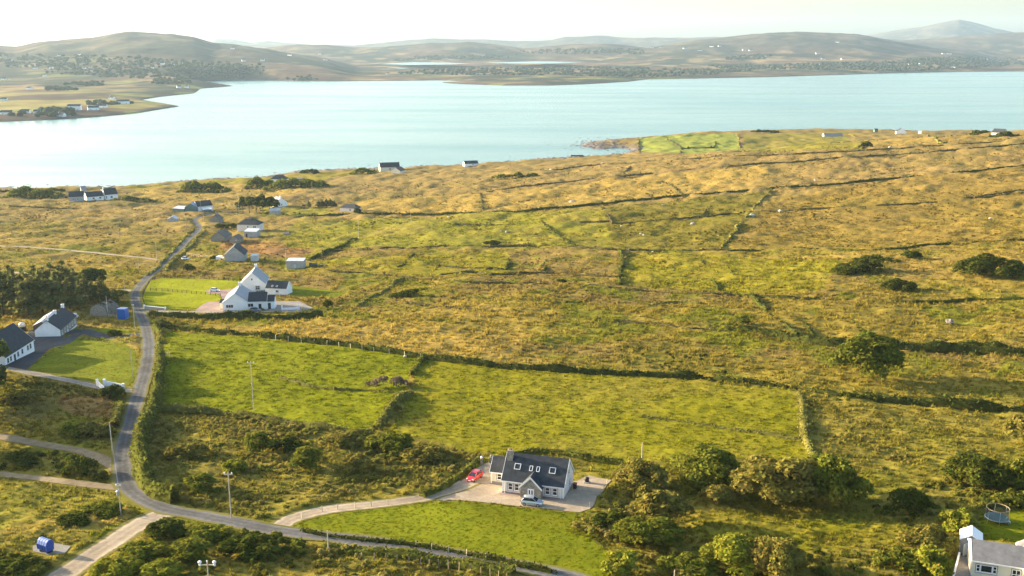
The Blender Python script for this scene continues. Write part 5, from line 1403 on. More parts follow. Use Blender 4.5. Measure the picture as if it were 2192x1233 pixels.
def make_left_houses():
    A = at(12, 782)
    f = Frame('long_white_house', 'long white house with blue-black roof at the left edge above the shaded lawn', (12, 782), (75, 752), ang=math.radians(91), length=17.6)
    L, D = 17.6, 10.5
    f.body(0, L, 0, D, 2.9, 7.8, 'x', 'white', 'slate', .25, .12, trim='pvc')
    a = f.face('front', 0, L, 0, D)
    for x in (1.6, 3.3, 7.6, 10.2, 13.7, 15.4): f.window(a, x, .95, .95, 1.35, 'h', 'grey_render', None)
    f.door(a, 5.6, 1.0, 2.1, 'black', .05, False)
    f.window(f.face('left', 0, L, 0, D), 3, 1, 1.0, 1.3)
    c = Frame('white_cottage', 'white cottage with three chimneys and long dark roof behind the shaded garden', (130, 720), (166, 694), ang=math.radians(97), length=17.0)
    f = c; L, D = 17.0, 7.6
    f.body(0, L, 0, D, 2.85, 5.9, 'x', 'white', 'slate', .18, .08)
    a = f.face('front', 0, L, 0, D)
    f.P(f._on(a, [(.02, L, .0, 2.6, 0, .03)]), 'stone_facing', 'stone')
    for x in (1.8, 4.6, 9.6, 12.2, 15.0):
        f.window((a[0], a[1], a[2]), x, .95, .9, 1.2, 'h', 'pvc')
    f.door(((0, -.03), (1, 0), (0, -1)), 7.2, 1.0, 2.0, 'pvc')
    for x in (.5, 8.5, L - .5): f.chimney(x, D / 2, 5.0, 6.9, 1.0, .8, 'white', 2)
    # lean-to outbuilding behind
    g = Frame('brown_outbuilding', 'low brown outbuilding with pale roof behind the white cottage', (72, 710), (88, 711), cat='shed', ang=math.radians(8), length=5.2)
    g.body(0, 5.2, 0, 13, 2.1, 3.4, 'y', 'brownshed', 'tin_pale', .1, .1)
    g.door(g.face('front', 0, 5.2, 0, 13), 3.6, .9, 1.7, 'pvc', .05, False)
    p = at(48, 706); t = empty('water_tank', p, 0, 'white domed water tank on a dark stand beside the long white house', 'tank')
    MB().box(-.9, .9, -.9, .9, -.5, 1.1).build('stand', 'black', t); MB().lathe([(.95, 1.1), (.95, 2.0), (.8, 2.3), (.4, 2.45), (.05, 2.5)], 14).build('tank', 'ceramic', t, smooth=True)
    # white van parked behind the cottage
    car(158, 684, math.radians(95), 'whitecar', 'white van parked behind the far gable of the cottage', 'van')
    # stone barn with rounded overgrown roof
    b = Frame('stone_barn', 'old grey stone barn with rounded overgrown roof beside the blue container', (193, 676), (228, 678), cat='barn')
    W = b.L; arc = [(W / 2 - (W / 2 - .1) * math.cos(t_ * math.pi / 10), 1.3 + 2.7 * math.sin(t_ * math.pi / 10)) for t_ in range(11)]
    b.pad(0, W, 0, 9)
    b.P(MB().prism([(0.1, -1.5)] + arc + [(W - .1, -1.5)], 'y', 0, .5), 'gable_wall', 'stone')
    b.P(MB().prism([(0.0, -1.5)] + [(x + (x - W / 2) * .04, z + .3) for x, z in arc] + [(W, -1.5)], 'y', .51, 7), 'roof', 'rubble')
    rg = np.random.default_rng(3)
    V, F, T = leaf_cloud([(W / 2 + rg.uniform(-1.8, 1.8), rg.uniform(.8, 8.5), 3.9, 1.0, 1.0, .5) for _ in range(9)], 500, .35, rg, (.11, .10, .03))
    mesh_from('ivy', V, F, 'leaf', b.root, False, T)
    c = Frame('blue_container', 'bright blue steel container by the lane below the shelter belt', (252, 683), (271, 684), cat='container', ang=math.radians(-6), length=2.8)
    W = c.L
    c.pad(-.3, W + .3, -.8, 3)
    c.P(MB().box(0, W, 0, 2.6, .25, 3.65), 'body', 'bluebox')
    for k in range(7): c.P(MB().box(.12 + k * (W - .24) / 6 - .05, .12 + k * (W - .24) / 6 + .05, -.06, -.002, .3, 3.6), 'rib', 'bluebox')
    c.P(MB().box(-.08, W + .08, -.08, 2.68, 3.652, 3.77), 'roof', 'bluelid')
    for x in (.15, W - .15): c.P(MB().box(x - .12, x + .12, .1, 2.5, -.6, .248), 'skid', 'metal')
    # white entrance walls by the lane
    for k, (p, q, lab) in enumerate((((209, 826), (233, 842), 'nearer white splayed entrance wall beside the dark bush by the lane'), ((224, 826), (264, 830), 'farther white splayed entrance wall at the foot of the shaded lawn'))):
        p, q = at(*p), at(*q); d = q - p; t = empty('entrance_wall', p, math.atan2(d.y, d.x), lab, 'wall')
        MB().prism([(0, -.7), (d.length, -.7), (d.length, .95), (0, 1.45)], 'y', -.12, .12).build('wall', 'white', t)
        for x, hh in ((0, 1.7), (d.length, 1.15)): MB().box(x - .24, x + .24, -.24, .24, -.7, hh).box(x - .3, x + .3, -.3, .3, hh + .002, hh + .1).build('pier', 'white', t)

def make_hamlet():
    def H(name, label, A, B, D, h, r, wall, roof, axis='x', cat='house', wins=(), chim=(), door=None, **k):
        f = Frame(name, label, A, B, cat=cat, **{q: k.pop(q) for q in ('ang', 'length') if q in k})
        f.body(0, f.L, 0, D, h, r, axis, wall, roof, **k)
        a = f.face('front', 0, f.L, 0, D)
        for (u, z, w, hh) in wins: f.window(a, u * f.L, z, w, hh, 'h')
        if door: f.door(a, door[0] * f.L, 1.0, 2.0, door[1], .05, False)
        for (x, y, zt) in chim: f.chimney(x * f.L, y * D, r - .8, zt, .9, .8, wall if wall != 'grey_render' else 'stone')
        return f
    H('grey_gabled_house', 'grey gable-ended house with black roof beside the small white van', (481, 559), (524, 559), 12, 3.0, 7.2, 'grey_render', 'slate', 'y', wins=((.3, 4.2, .7, .8),), chim=((.5, .9, 8.3),))
    H('garden_shed', 'small pale shed right of the grey gable-ended house', (537, 559), (551, 559), 3, 2.6, 3.0, 'tin_pale', 'tin_pale', 'x', 'shed', mono=True, over=.08)
    f = H('flat_roofed_shed', 'grey flat-roofed shed with dark side above the tall white house', (614, 575), (650, 574), 5.5, 3.6, 3.9, 'grey_render', 'tin_pale', 'x', 'shed', door=(.5, 'tin_pale'), mono=True, over=.12)
    w = empty('ruined_wall', at(662, 571), 0.05, 'low ruined grey wall right of the flat-roofed shed', 'wall')
    MB().prism([(0, -.5), (9, -.5), (9, .5), (7, 1.0), (4.2, .8), (3, 1.6), (0, 2.0)], 'y', -.3, .3).build('wall', 'rubble', w)
    H('ruined_cottage', 'ruined stone cottage with sagging roof beside the lane', (452, 517), (482, 517), 11, 2.6, 5.6, 'stone', 'rubble', 'y', 'ruin', chim=((.5, .12, 6.9),))
    H('stone_byre', 'small stone byre right of the ruined cottage', (491, 520), (511, 520), 7, 2.2, 4.0, 'stone', 'rubble', 'y', 'byre')
    f = H('two_storey_house', 'pale grey hip-roofed house above the ruined cottage', (508, 495), (554, 495), 9, 4.2, 7.2, 'pinkwhite', 'slate', hip=True, wins=((.5, 2.3, 1.0, 1.3), (.78, 2.3, 1.0, 1.3), (.85, 2.3, .9, 1.3)))
    f.chimney(f.L * .5, 4.5, 6.2, 8.4, 1.0, .8, 'stone')
    H('lean_to_garage', 'grey garage in front of the pale hip-roofed house', (523, 508), (549, 508), 6, 3.3, 4.2, 'grey_render', 'tin_pale', 'x', 'garage', door=(.2, 'black'), mono=True, over=.1)
    H('stone_hut', 'tiny stone hut alone in the field right of the garage', (608, 507), (618, 507), 3, 1.8, 2.6, 'stone', 'rubble', 'x', 'hut')
    H('stone_shed', 'small grey shed with pale roof left of the lane', (359, 476), (378, 476), 6, 2.2, 3.9, 'grey_render', 'tin_pale', 'y', 'shed')
    H('ruined_house', 'roofless-looking grey ruin at the top bend of the lane', (448, 478), (472, 478), 8, 2.6, 5.4, 'stone', 'rubble', 'y', 'ruin', chim=((.5, .5, 6.8),))
    H('blue_barn', 'blue-roofed barn with green walls left of the black-roofed one', (396, 454), (421, 454), 12, 3.6, 6.2, 'tin_green', 'tin_blue', 'y', 'barn')
    f = H('black_roofed_barn', 'long black-roofed barn with white gable behind the blue barn', (424, 453), (456, 451), 9, 4.0, 7.2, 'white', 'slate', 'x', 'barn', door=(.3, 'black'))
    H('lean_to_shed', 'low lean-to with pale roof left of the blue barn', (370, 453), (394, 454), 6, 2.4, 3.2, 'tin_green', 'tin_pale', 'x', 'shed', mono=True)
    H('open_shed', 'small pale-roofed shed in front of the black-roofed barn', (434, 456), (453, 456), 4, 2.6, 3.2, 'tin_green', 'tin_pale', 'x', 'shed', mono=True)
    H('blue_grey_cottage', 'blue-grey cottage half hidden by the pine clump', (590, 443), (616, 441), 10, 3.0, 6.6, 'white', 'slate_pale_sunlit', 'y', wins=((.5, 1.0, 1.0, 1.2),), chim=((.5, .2, 7.8),))
    H('grey_shed', 'grey shed below the pine clump', (577, 460), (599, 460), 5, 3.0, 3.8, 'grey_render', 'tin_pale', 'x', 'shed', mono=True)
    H('small_cottage', 'small white hip-roofed cottage with a round bush at its corner', (728, 454), (763, 454), 7, 2.9, 5.4, 'pinkwhite', 'slate', hip=True, wins=((.62, .9, 1.3, 1.3),))
    # farm on the shore at the left
    H('shore_barn', 'grey stone barn with blue-black roof left of the white shore farmhouse', (148, 431), (180, 431), 8, 4.0, 7.6, 'grey_render', 'slate', 'x', 'barn', wins=((.3, 1.2, 1.2, 1.2), (.6, 1.2, 1.2, 1.2)))
    H('shore_farm_wing', 'low white wing between the stone barn and the white shore farmhouse', (186, 429), (223, 428), 8, 3.2, 6.6, 'white', 'slate', 'x', wins=((.4, 1.0, 1.6, 1.3), (.78, 1.0, 1.8, 1.4)), chim=((.99, .5, 7.8),))
    H('shore_farmhouse', 'white farmhouse with tall dark roof on the shore at the left', (226, 428), (253, 426), 9, 4.4, 8.8, 'white', 'slate', 'x', wins=((.1, 1.2, .9, 1.9), (.5, 1.4, 1.8, 1.5)), chim=((.05, .5, 9.8),))
    H('shore_hut', 'small grey hut behind the shore farm', (174, 411), (186, 411), 6, 3.0, 5.0, 'grey_render', 'slate_pale_sunlit', 'x', 'hut')
    H('shore_bungalow', 'white hip-roofed bungalow with a row of windows by the shore', (579, 393), (613, 392), 9, 4.0, 7.4, 'white', 'slate', hip=True, wins=((.15, 1.2, 1.5, 2.0), (.42, 1.2, 1.5, 2.0), (.6, 1.2, 1.5, 2.0), (.85, 1.2, 1.5, 2.0)))
    H('shore_ruin', 'pale roofless ruin right of the white shore bungalow', (630, 391), (645, 391), 6, 3.6, 4.2, 'rubble', 'rubble', 'x', 'ruin', mono=True, over=.02)
    H('gable_house', 'house with sunlit cream gable and dark roof above the shore rocks', (814, 367), (856, 364), 9, 4.0, 8.2, 'cream', 'slate', 'x', wins=((.5, 1.2, 2, 1.5),), chim=((.1, .5, 9.2),))
    H('lit_barn', 'small sunlit cream-gabled barn in front of the dark-roofed shore house', (837, 371), (857, 371), 12, 2.4, 5.6, 'cream', 'slate_brown', 'y', 'barn')
    H('shore_cabin', 'low dark-roofed cabin with white end alone on the shore', (995, 356), (1024, 354), 8, 2.6, 5.2, 'white', 'slate', 'x', 'cabin', wins=((.6, .9, 1.2, 1.2),))
    H('purple_building', 'long mauve building in the brown coastal fields', (1764, 293), (1804, 293), 9, 2.8, 4.8, 'grey_render', 'slate_grey', 'x', 'building')
    H('dark_hut', 'tiny dark hut on the skyline of the right coast', (1872, 283), (1879, 283), 4, 3.4, 5, 'tin_green', 'slate', 'x', 'hut')
    H('coast_house', 'white gabled house on the right coast', (1918, 287), (1940, 287), 9, 3.6, 8.0, 'white', 'slate', 'y')
    H('white_coast_shed', 'small white shed right of the white coast house', (1965, 287), (1972, 287), 4, 2.6, 4, 'white', 'tin_pale', 'x', 'shed')
    H('last_house', 'dark-roofed house half hidden by shrubs at the far right coast', (2122, 290), (2146, 290), 8, 2.6, 5.6, 'grey_render', 'slate', 'x', wins=((.6, 1.0, 2, 1.2),))
    # boathouse pier on piles
    p0, p1 = at(1222, 338), at(1246, 337); d = p1 - p0
    t = empty('pier', (p0.x, p0.y, .2), math.atan2(d.y, d.x), 'dark pier deck on thin piles at the water edge', 'pier')
    MB().box(0, 15, 0, 4, 4.0, 5.4).build('deck', 'slate', t)
    for k in range(5):
        for y in (.3, 3.7): MB().tube((.5 + k * 3.5, y, -1.5), (.5 + k * 3.5, y, 4.0), .22, .22, 6).build('pile', 'darkwood', t)

def make_bungalow():
    f = Frame('cream_bungalow', 'cream bungalow with grey tiled roof and wide picture window in the bottom right corner', (2078, 1233), (2178, 1246), length=7.2)
    L, D, h, r = 7.2, 6.6, 2.75, 4.25
    f.body(0, L, 0, D, h, r, 'x', 'cream', 'slate_grey', .3, .12, trim='pvc')
    a = f.face('front', 0, L, 0, D)
    f.window(a, .85, 1.0, .55, 1.15, 'h', 'pvc', 'trim'); f.window(a, 1.95, 1.0, 1.6, 1.15, '', 'pvc', 'trim'); f.window(a, 3.05, 1.0, .55, 1.15, 'h', 'pvc', 'trim')
    f.window(a, 5.9, .55, 1.15, 1.6, 'h', 'pvc', 'trim', 2)
    f.body(7.0, 14, -1.8, D + 1.2, h, 4.9, 'y', 'white', 'slate_grey', .3, .12, trim='pvc')
    s = Frame('garden_shed', 'white-roofed garden shed with its door open beside the cream bungalow', (2053, 1184), (2083, 1190), cat='shed', ang=math.radians(-24), length=3.0)
    s.body(0, 3.0, 0, 3.2, 2.5, 3.4, 'y', 'grey_render', 'pvc', .15, .18)
    s.P(s._on(s.face('front', 0, 3.0, 0, 3.2), [(1.1, 2.2, .05, 2.15, 0, .01)]), 'doorway_shade', 'black')  # wall stays closed; the shaded inside is painted as a black panel
    d = s.P(MB().box(0, 1.05, -.03, .03, .05, 2.1), 'door', 'pvc'); d.location = (1.1, -.02, 0); d.rotation_euler = (0, 0, math.radians(-125))
    # side-yard wall
    p0, p1 = at(2053, 1192), at(2040, 1240); q = p1 - p0
    w = empty('yard_wall', p0, math.atan2(q.y, q.x), 'low pale wall along the paved side yard of the bungalow', 'wall')
    MB().box(0, q.length + 2, -.1, .1, -.5, .75).build('wall', 'grey_render', w); MB().box(0, q.length + 2, -.14, .14, .752, .82).build('coping', 'white', w)
    # trampoline
    c = at(2133, 1117); t = empty('trampoline', (c.x, c.y, gz1(c.x, c.y) + .03), 0.3, 'round trampoline with safety net on the shaded lawn', 'trampoline'); R_ = 1.85
    def ring(R0, z, rr, n=28):
        mb = MB()
        for i in range(n):
            a0, a1 = 6.28318 * i / n, 6.28318 * (i + 1) / n
            mb.tube((R0 * math.cos(a0), R0 * math.sin(a0), z), (R0 * math.cos(a1), R0 * math.sin(a1), z), rr, rr, 6)
        return mb
    ring(R_, .8, .05).build('frame_ring', 'metal', t)
    MB().lathe([(.02, .77), (R_ - .25, .77), (R_ - .25, .79), (.02, .79)], 28).build('mat', 'black', t)
    MB().lathe([(R_ - .26, .80), (R_ - .04, .80), (R_ - .04, .85), (R_ - .26, .85)], 28).build('edge_pad', 'tin_green', t)
    ring(R_ * .96, 2.5, .06).build('top_ring', 'wood', t)
    for k in range(6):
        a_ = 6.28318 * k / 6; x, y = R_ * math.cos(a_), R_ * math.sin(a_)
        MB().tube((x * 1.05, y * 1.05, -.15), (x, y, .8), .04).build('leg', 'metal', t); MB().tube((x, y, .8), (x * .96, y * .96, 2.5), .035).build('net_pole', 'metal', t)
    n = 28; V = [(R_ * .955 * math.cos(6.28318 * i / n), R_ * .955 * math.sin(6.28318 * i / n), z) for z in (.86, 2.45) for i in range(n)]
    mesh_from('safety_net', V, [(i, (i + 1) % n, (i + 1) % n + n, i + n) for i in range(n)], 'net', t)
    p = at(2158, 1121); g = empty('garden_chair', p, .6, 'small white garden chair beside the trampoline', 'chair')
    MB().box(-.25, .25, -.25, .25, .4, .46).build('seat', 'pvc', g); MB().prism([(.24, .46), (.30, .46), (.38, 1.0), (.32, 1.0)], 'x', -.25, .25).build('backrest', 'pvc', g)
    for x in (-.22, .22):
        for y in (-.22, .22): MB().box(x - .03, x + .03, y - .03, y + .03, -.1, .398).build('leg', 'pvc', g)

# ------------------------------------------------------------------ vehicles
def loft(secs):
    """secs: list of (x, [(y,z)...]) rings of equal length"""
    V = []; F = []; n = len(secs[0][1])
    for x, r in secs: V += [(x, y, z) for y, z in r]
    for k in range(len(secs) - 1): F += [(k * n + i, k * n + (i + 1) % n, (k + 1) * n + (i + 1) % n, (k + 1) * n + i) for i in range(n)]
    F += [tuple(range(n - 1, -1, -1)), tuple(range((len(secs) - 1) * n, len(secs) * n))]
    return MB().add(V, F)
CARS = {}
def car(px, py, ang, paint, label, kind='car', group=None, z=.08, scale=1.0):
    p = at(px, py)
    e = empty('van' if kind == 'van' else 'car', (p.x, p.y, gz1(p.x, p.y) + z), ang, label, kind, group); e.scale = (scale,) * 3
    def ring(w, z0, z1, t=.9):
        m = (z0 + z1) / 2
        return [(-w, z0 + .12), (-w * .9, z0), (w * .9, z0), (w, z0 + .12), (w, m + .1), (w * t, z1), (-w * t, z1), (-w, m + .1)]
    if kind == 'van':
        body = [(-2.3, ring(.86, .3, 1.9)), (-2.2, ring(.92, .25, 2.0)), (.9, ring(.93, .25, 2.02)), (1.45, ring(.92, .25, 1.25)), (2.2, ring(.88, .28, 1.0)), (2.35, ring(.8, .35, .85))]
        glass = [(.95, ring(.86, 1.3, 1.92, .86)), (1.05, ring(.86, 1.28, 1.85, .86)), (1.42, ring(.86, 1.15, 1.27, .9))]
        roof = None; wheels = (-1.45, 1.5)
    else:
        body = [(-1.95, ring(.66, .38, .72)), (-1.86, ring(.78, .25, .92)), (-1.3, ring(.84, .2, .98)), (0, ring(.85, .2, .97)), (.85, ring(.84, .2, .95)), (1.5, ring(.80, .22, .82)), (1.82, ring(.72, .26, .68)), (1.93, ring(.58, .34, .58))]
        glass = [(-1.78, ring(.66, .86, 1.02, .88)), (-1.25, ring(.72, .9, 1.38, .80)), (-.3, ring(.73, .9, 1.44, .80)), (.25, ring(.73, .9, 1.40, .80)), (.98, ring(.70, .88, .98, .9))]
        roof = [(-1.38, ring(.585, 1.36, 1.40)), (-.9, ring(.60, 1.41, 1.46)), (-.3, ring(.60, 1.43, 1.485)), (.28, ring(.58, 1.385, 1.43))]; wheels = (-1.22, 1.2)
    b = loft(body).build('body', paint, e, smooth=False)
    loft(glass).build('cabin_glass', 'glass', e)
    if roof:
        loft(roof).build('roof', paint, e)
        for s in (-1, 1):
            for (xa, za, xb, zb) in ((.95, .96, .27, 1.42), (-.35, .95, -.35, 1.44), (-1.72, .98, -1.33, 1.39)):
                MB().tube((xa, s * .715, za), (xb, s * .60, zb), .045, .04, 5).build('pillar', paint, e)
    for s in (-1, 1):
        for x in wheels:
            w = MB().tube((x, s * .86, .3), (x, s * .66, .3), .31, .31, 14).build('wheel', 'tyre', e)
            MB().tube((x, s * .862, .3), (x, s * .875, .3), .2, .18, 10).build('rim', 'rim', w)
        xf, xr = (2.28, -2.28) if kind == 'van' else (1.80, -1.90)
        MB().box(xf - .12, xf + .06, s * .6 - .14, s * .6 + .14, .58, .74).build('headlight', 'lamp', e)
        MB().box(xr - .05, xr + .08, s * .62 - .1, s * .62 + .1, .68, .88).build('tail_light', 'redlamp', e)
    MB().box((2.3 if kind == 'van' else 1.90), (2.42 if kind == 'van' else 1.97), -.26, .26, .36, .47).build('number_plate', 'lamp', e)
    return e
def make_cars():
    car(1016, 1026, math.radians(-118), 'red', 'red hatchback parked on the gravel left of the stone-porch house', z=.07)
    car(1139, 1081, math.radians(-14), 'silver', 'silver hatchback parked in front of the stone porch', z=.07)
    car(460, 624, math.radians(-8), 'whitecar', 'white car on the paved apron beside the fenced lawn', z=.07)
    car(546, 667, math.radians(3), 'greycar', 'blue-grey car half hidden behind the clipped hedge of the farmhouse', z=.06)
    car(471, 556, math.radians(75), 'whitecar', 'small white van beside the grey gable-ended house', 'van')
    car(397, 556, math.radians(-20), 'silver', 'silver car parked beside the lane above the fenced lawn', z=.1)
    car(652, 442, math.radians(5), 'rust', 'rust-red car on the grass right of the blue-grey cottage', z=.05)

# ------------------------------------------------------------------ poles, fences, bins, boulders
def pole(base, top, label, arm=None, name='utility_pole', mat='pole', extra=None, r=.115):
    p = at(*base); s = pxm(p)
    dep = math.atan2(CAM[2] - p.z, math.hypot(p.x, p.y)); h = (base[1] - top[1]) / (s * math.cos(dep)) * 1.02
    e = empty(name, p, 0, label, 'pole')
    MB().tube((0, 0, -.5), (0, 0, h), r, r * .72, 8).build('shaft', mat, e)
    if arm:
        a = arm / 2
        MB().box(-a, a, -.06, .06, h - .5, h - .36).build('crossarm', 'pole', e)
        for x in (-a + .12, a - .12) + ((-.0,) if arm > 2.2 else ()):
            MB().lathe([(.05, 0), (.10, .05), (.12, .14), (.07, .2), (.10, .26), (.03, .32)], 8, (x, 0, h - .36 if x else h)).build('insulator', 'ceramic', e)
    if extra == 'transformer':
        MB().lathe([(.22, 0), (.28, .08), (.28, .75), (.2, .85), (.05, .9)], 10, (0, -.42, h - 1.9)).build('transformer', 'metal', e)
        MB().box(-.05, .05, -.3, -.1, h - 1.6, h - 1.45).build('bracket', 'metal', e)
    if extra == 'lamps':
        for x in (-1.05, 1.05):
            MB().lathe([(.05, -.55), (.16, -.48), (.2, -.28), (.1, -.12), (.24, -.02), (.3, .14), (.2, .28), (.05, .32)], 10, (x, 0, h - .1)).build('lamp_head', 'ceramic', e, smooth=True)
    return e, h
def make_poles():
    P = pole; K = {}
    K['pasture'] = P((543, 876), (537, 777), 'tall pole with crossarm standing in the green pasture', 1.6)
    K['scrub'] = P((495, 1109), (491, 1015), 'pole with crossarm beside the lane inside the road bend', 1.5)
    K['lane'] = P((241, 972), (238, 906), 'plain pole at the left of the lane beside the roadside bushes')
    K['bend'] = P((259, 1102), (251, 1038), 'pole carrying a transformer at the left of the lane bend', .9, extra='transformer')
    P((703, 1182), (703, 1138), 'short pale pole below the lane opposite the front lawn', r=.10)
    P((1373, 1012), (1376, 950), 'plain pole behind the gravel yard of the stone-porch house')
    P((768, 512), (767, 472), 'pole in the grass right of the bracken field')
    P((880, 483), (879, 449), 'pole in the upper green field')
    P((613, 576), (611, 531), 'pole at the corner of the flat-roofed shed', 1.0)
    P((256, 521), (255, 483), 'pole in the brown moor left of the lane')
    P((336, 556), (335, 520), 'pole at the junction of the moor track and the lane')
    P((298, 582), (297, 556), 'pole in the moor above the shelter belt')
    P((268, 636), (265, 600), 'pole beside the lane at the shelter belt end')
    P((231, 677), (228, 634), 'pole between the stone barn and the blue container', r=.15)
    P((289, 704), (286, 652), 'pole on the lane verge right of the blue container', .8)
    P((284, 806), (279, 750), 'pole on the shaded lawn edge by the lane')
    P((134, 676), (134, 632), 'dark pole rising behind the white cottage', mat='darkwood')
    P((36, 640), (36, 596), 'pale pole among the shelter belt conifers at the left')
    P((398, 491), (397, 455), 'pole beside the top bend of the lane', .8)
    P((430, 456), (430, 430), 'pole in front of the black-roofed barn', .8)
    P((437, 484), (437, 449), 'pole on the right verge of the lane below the barns')
    P((512, 462), (512, 421), 'pole left of the pine clump', .8)
    P((668, 408), (668, 389), 'pole on the slope below the white shore bungalow')
    P((1092, 362), (1094, 331), 'thin mast on the shore left of the pier', .9, mat='darkwood')
    P((447, 1252), (443, 1206), 'pole with two white lamp heads at the bottom edge', 2.4, extra='lamps', name='lamp_pole')
    P((1443, 1250), (1443, 1222), 'short post at the bottom edge among the bushes', r=.1)
    # sagging lines between neighbouring poles
    def wire(a, b, lab):
        (p, h0), (q, h1) = a, b
        A = Vector(p.location) + Vector((0, 0, h0 - .2)); B = Vector(q.location) + Vector((0, 0, h1 - .2)); mb = MB(); n = 10; prev = None
        for i in range(n + 1):
            t = i / n; c = A.lerp(B, t) - A; c.z -= 4 * t * (1 - t) * (B - A).length * .02
            if prev is not None: mb.tube(prev, c, .012, .012, 4)
            prev = c
        o = mb.build('power_line', 'metal'); o.location = A; tag(o, lab, 'power line')
    wire(K['bend'], K['lane'], 'thin wire between the transformer pole and the next pole up the lane')
def fence(name, label, pts, step, h, rails=0, mat='wood', r=.06, cat='fence'):
    C = catmull([q[:2] for q in ats(pts)], step); e = empty(name, (*C[0], gz1(*C[0])), 0, label, cat)
    z0 = gz1(*C[0]); pm = None; prev = None
    for i, c in enumerate(C):
        z = gz1(*c)
        if pm is None:
            o = MB().box(-r, r, -r, r, -.4, h).build('post', mat, e); pm = o.data
        else:
            o = bpy.data.objects.new('post', pm); link(o, e)
        o.location = (c[0] - C[0][0], c[1] - C[0][1], z - z0); o.rotation_euler = (random.uniform(-.05, .05), random.uniform(-.05, .05), random.uniform(0, 1.5))
        if prev is not None and rails:
            a = Vector((prev[0] - C[0][0], prev[1] - C[0][1], gz1(*prev) - z0)); b = Vector((c[0] - C[0][0], c[1] - C[0][1], z - z0))
            for k in range(rails):
                zz = Vector((0, 0, h * (.28 + .66 * k / max(1, rails - 1)) if rails > 1 else h * .9))
                MB().tube(a + zz, b + zz, .045, .045, 4).build('rail', mat, e)
        prev = c
def make_fences():
    fence('post_fence', 'line of pale posts between the drive and the front lawn', [(646, 1110), (690, 1096), (760, 1088), (830, 1081)], 3.0, 1.1, 1, 'pole')
    fence('post_fence', 'pale leaning posts below the lane at the bottom edge', [(775, 1196), (850, 1201), (900, 1210), (960, 1213), (1030, 1228), (1085, 1240)], 1.7, 1.1, 0, 'wood', .055)
    fence('post_fence', 'thin posts along the lane side of the front lawn', [(890, 1172), (960, 1183), (1040, 1198), (1130, 1216)], 3.2, 1.2, 0, 'pole', .05)
    fence('rail_fence', 'dark rail fence along the lane side of the bright fenced lawn', [(309, 652), (306, 634), (320, 606), (334, 597)], 2.6, 1.35, 4, 'darkwood', .08)
    fence('rail_fence', 'dark rail fence along the far side of the bright fenced lawn', [(338, 596), (380, 595), (430, 597), (500, 602)], 2.6, 1.3, 3, 'darkwood', .08)
    fence('rail_fence', 'dark rail fence crossing the middle of the bright lawn towards the white car', [(322, 622), (360, 624), (400, 628), (440, 631), (472, 634)], 2.6, 1.2, 3, 'darkwood', .08)
    fence('post_fence', 'fence posts along the dark hedgerow above the pasture', [(590, 727), (700, 739), (800, 754), (900, 768)], 5.0, 1.5, 0, 'pole', .08)
    fence('gate', 'pale field gate at the lane end of the green pasture', [(346, 762), (364, 764)], 3.0, 1.4, 4, 'pole', .09, 'gate')
    fence('post_fence', 'pale posts along the grey gable-ended house garden', [(400, 546), (430, 550), (462, 553)], 2.5, 1.1, 2, 'pole', .07)
    fence('post_fence', 'thin posts on the gravel yard edge by the shaded bank', [(1262, 1086), (1285, 1060), (1300, 1036)], 3.5, 1.0, 0, 'pole', .05)
    fence('rail_fence', 'pale fence between the stone barn and the blue container', [(232, 678), (250, 680)], 1.6, 1.0, 3, 'pole', .06)
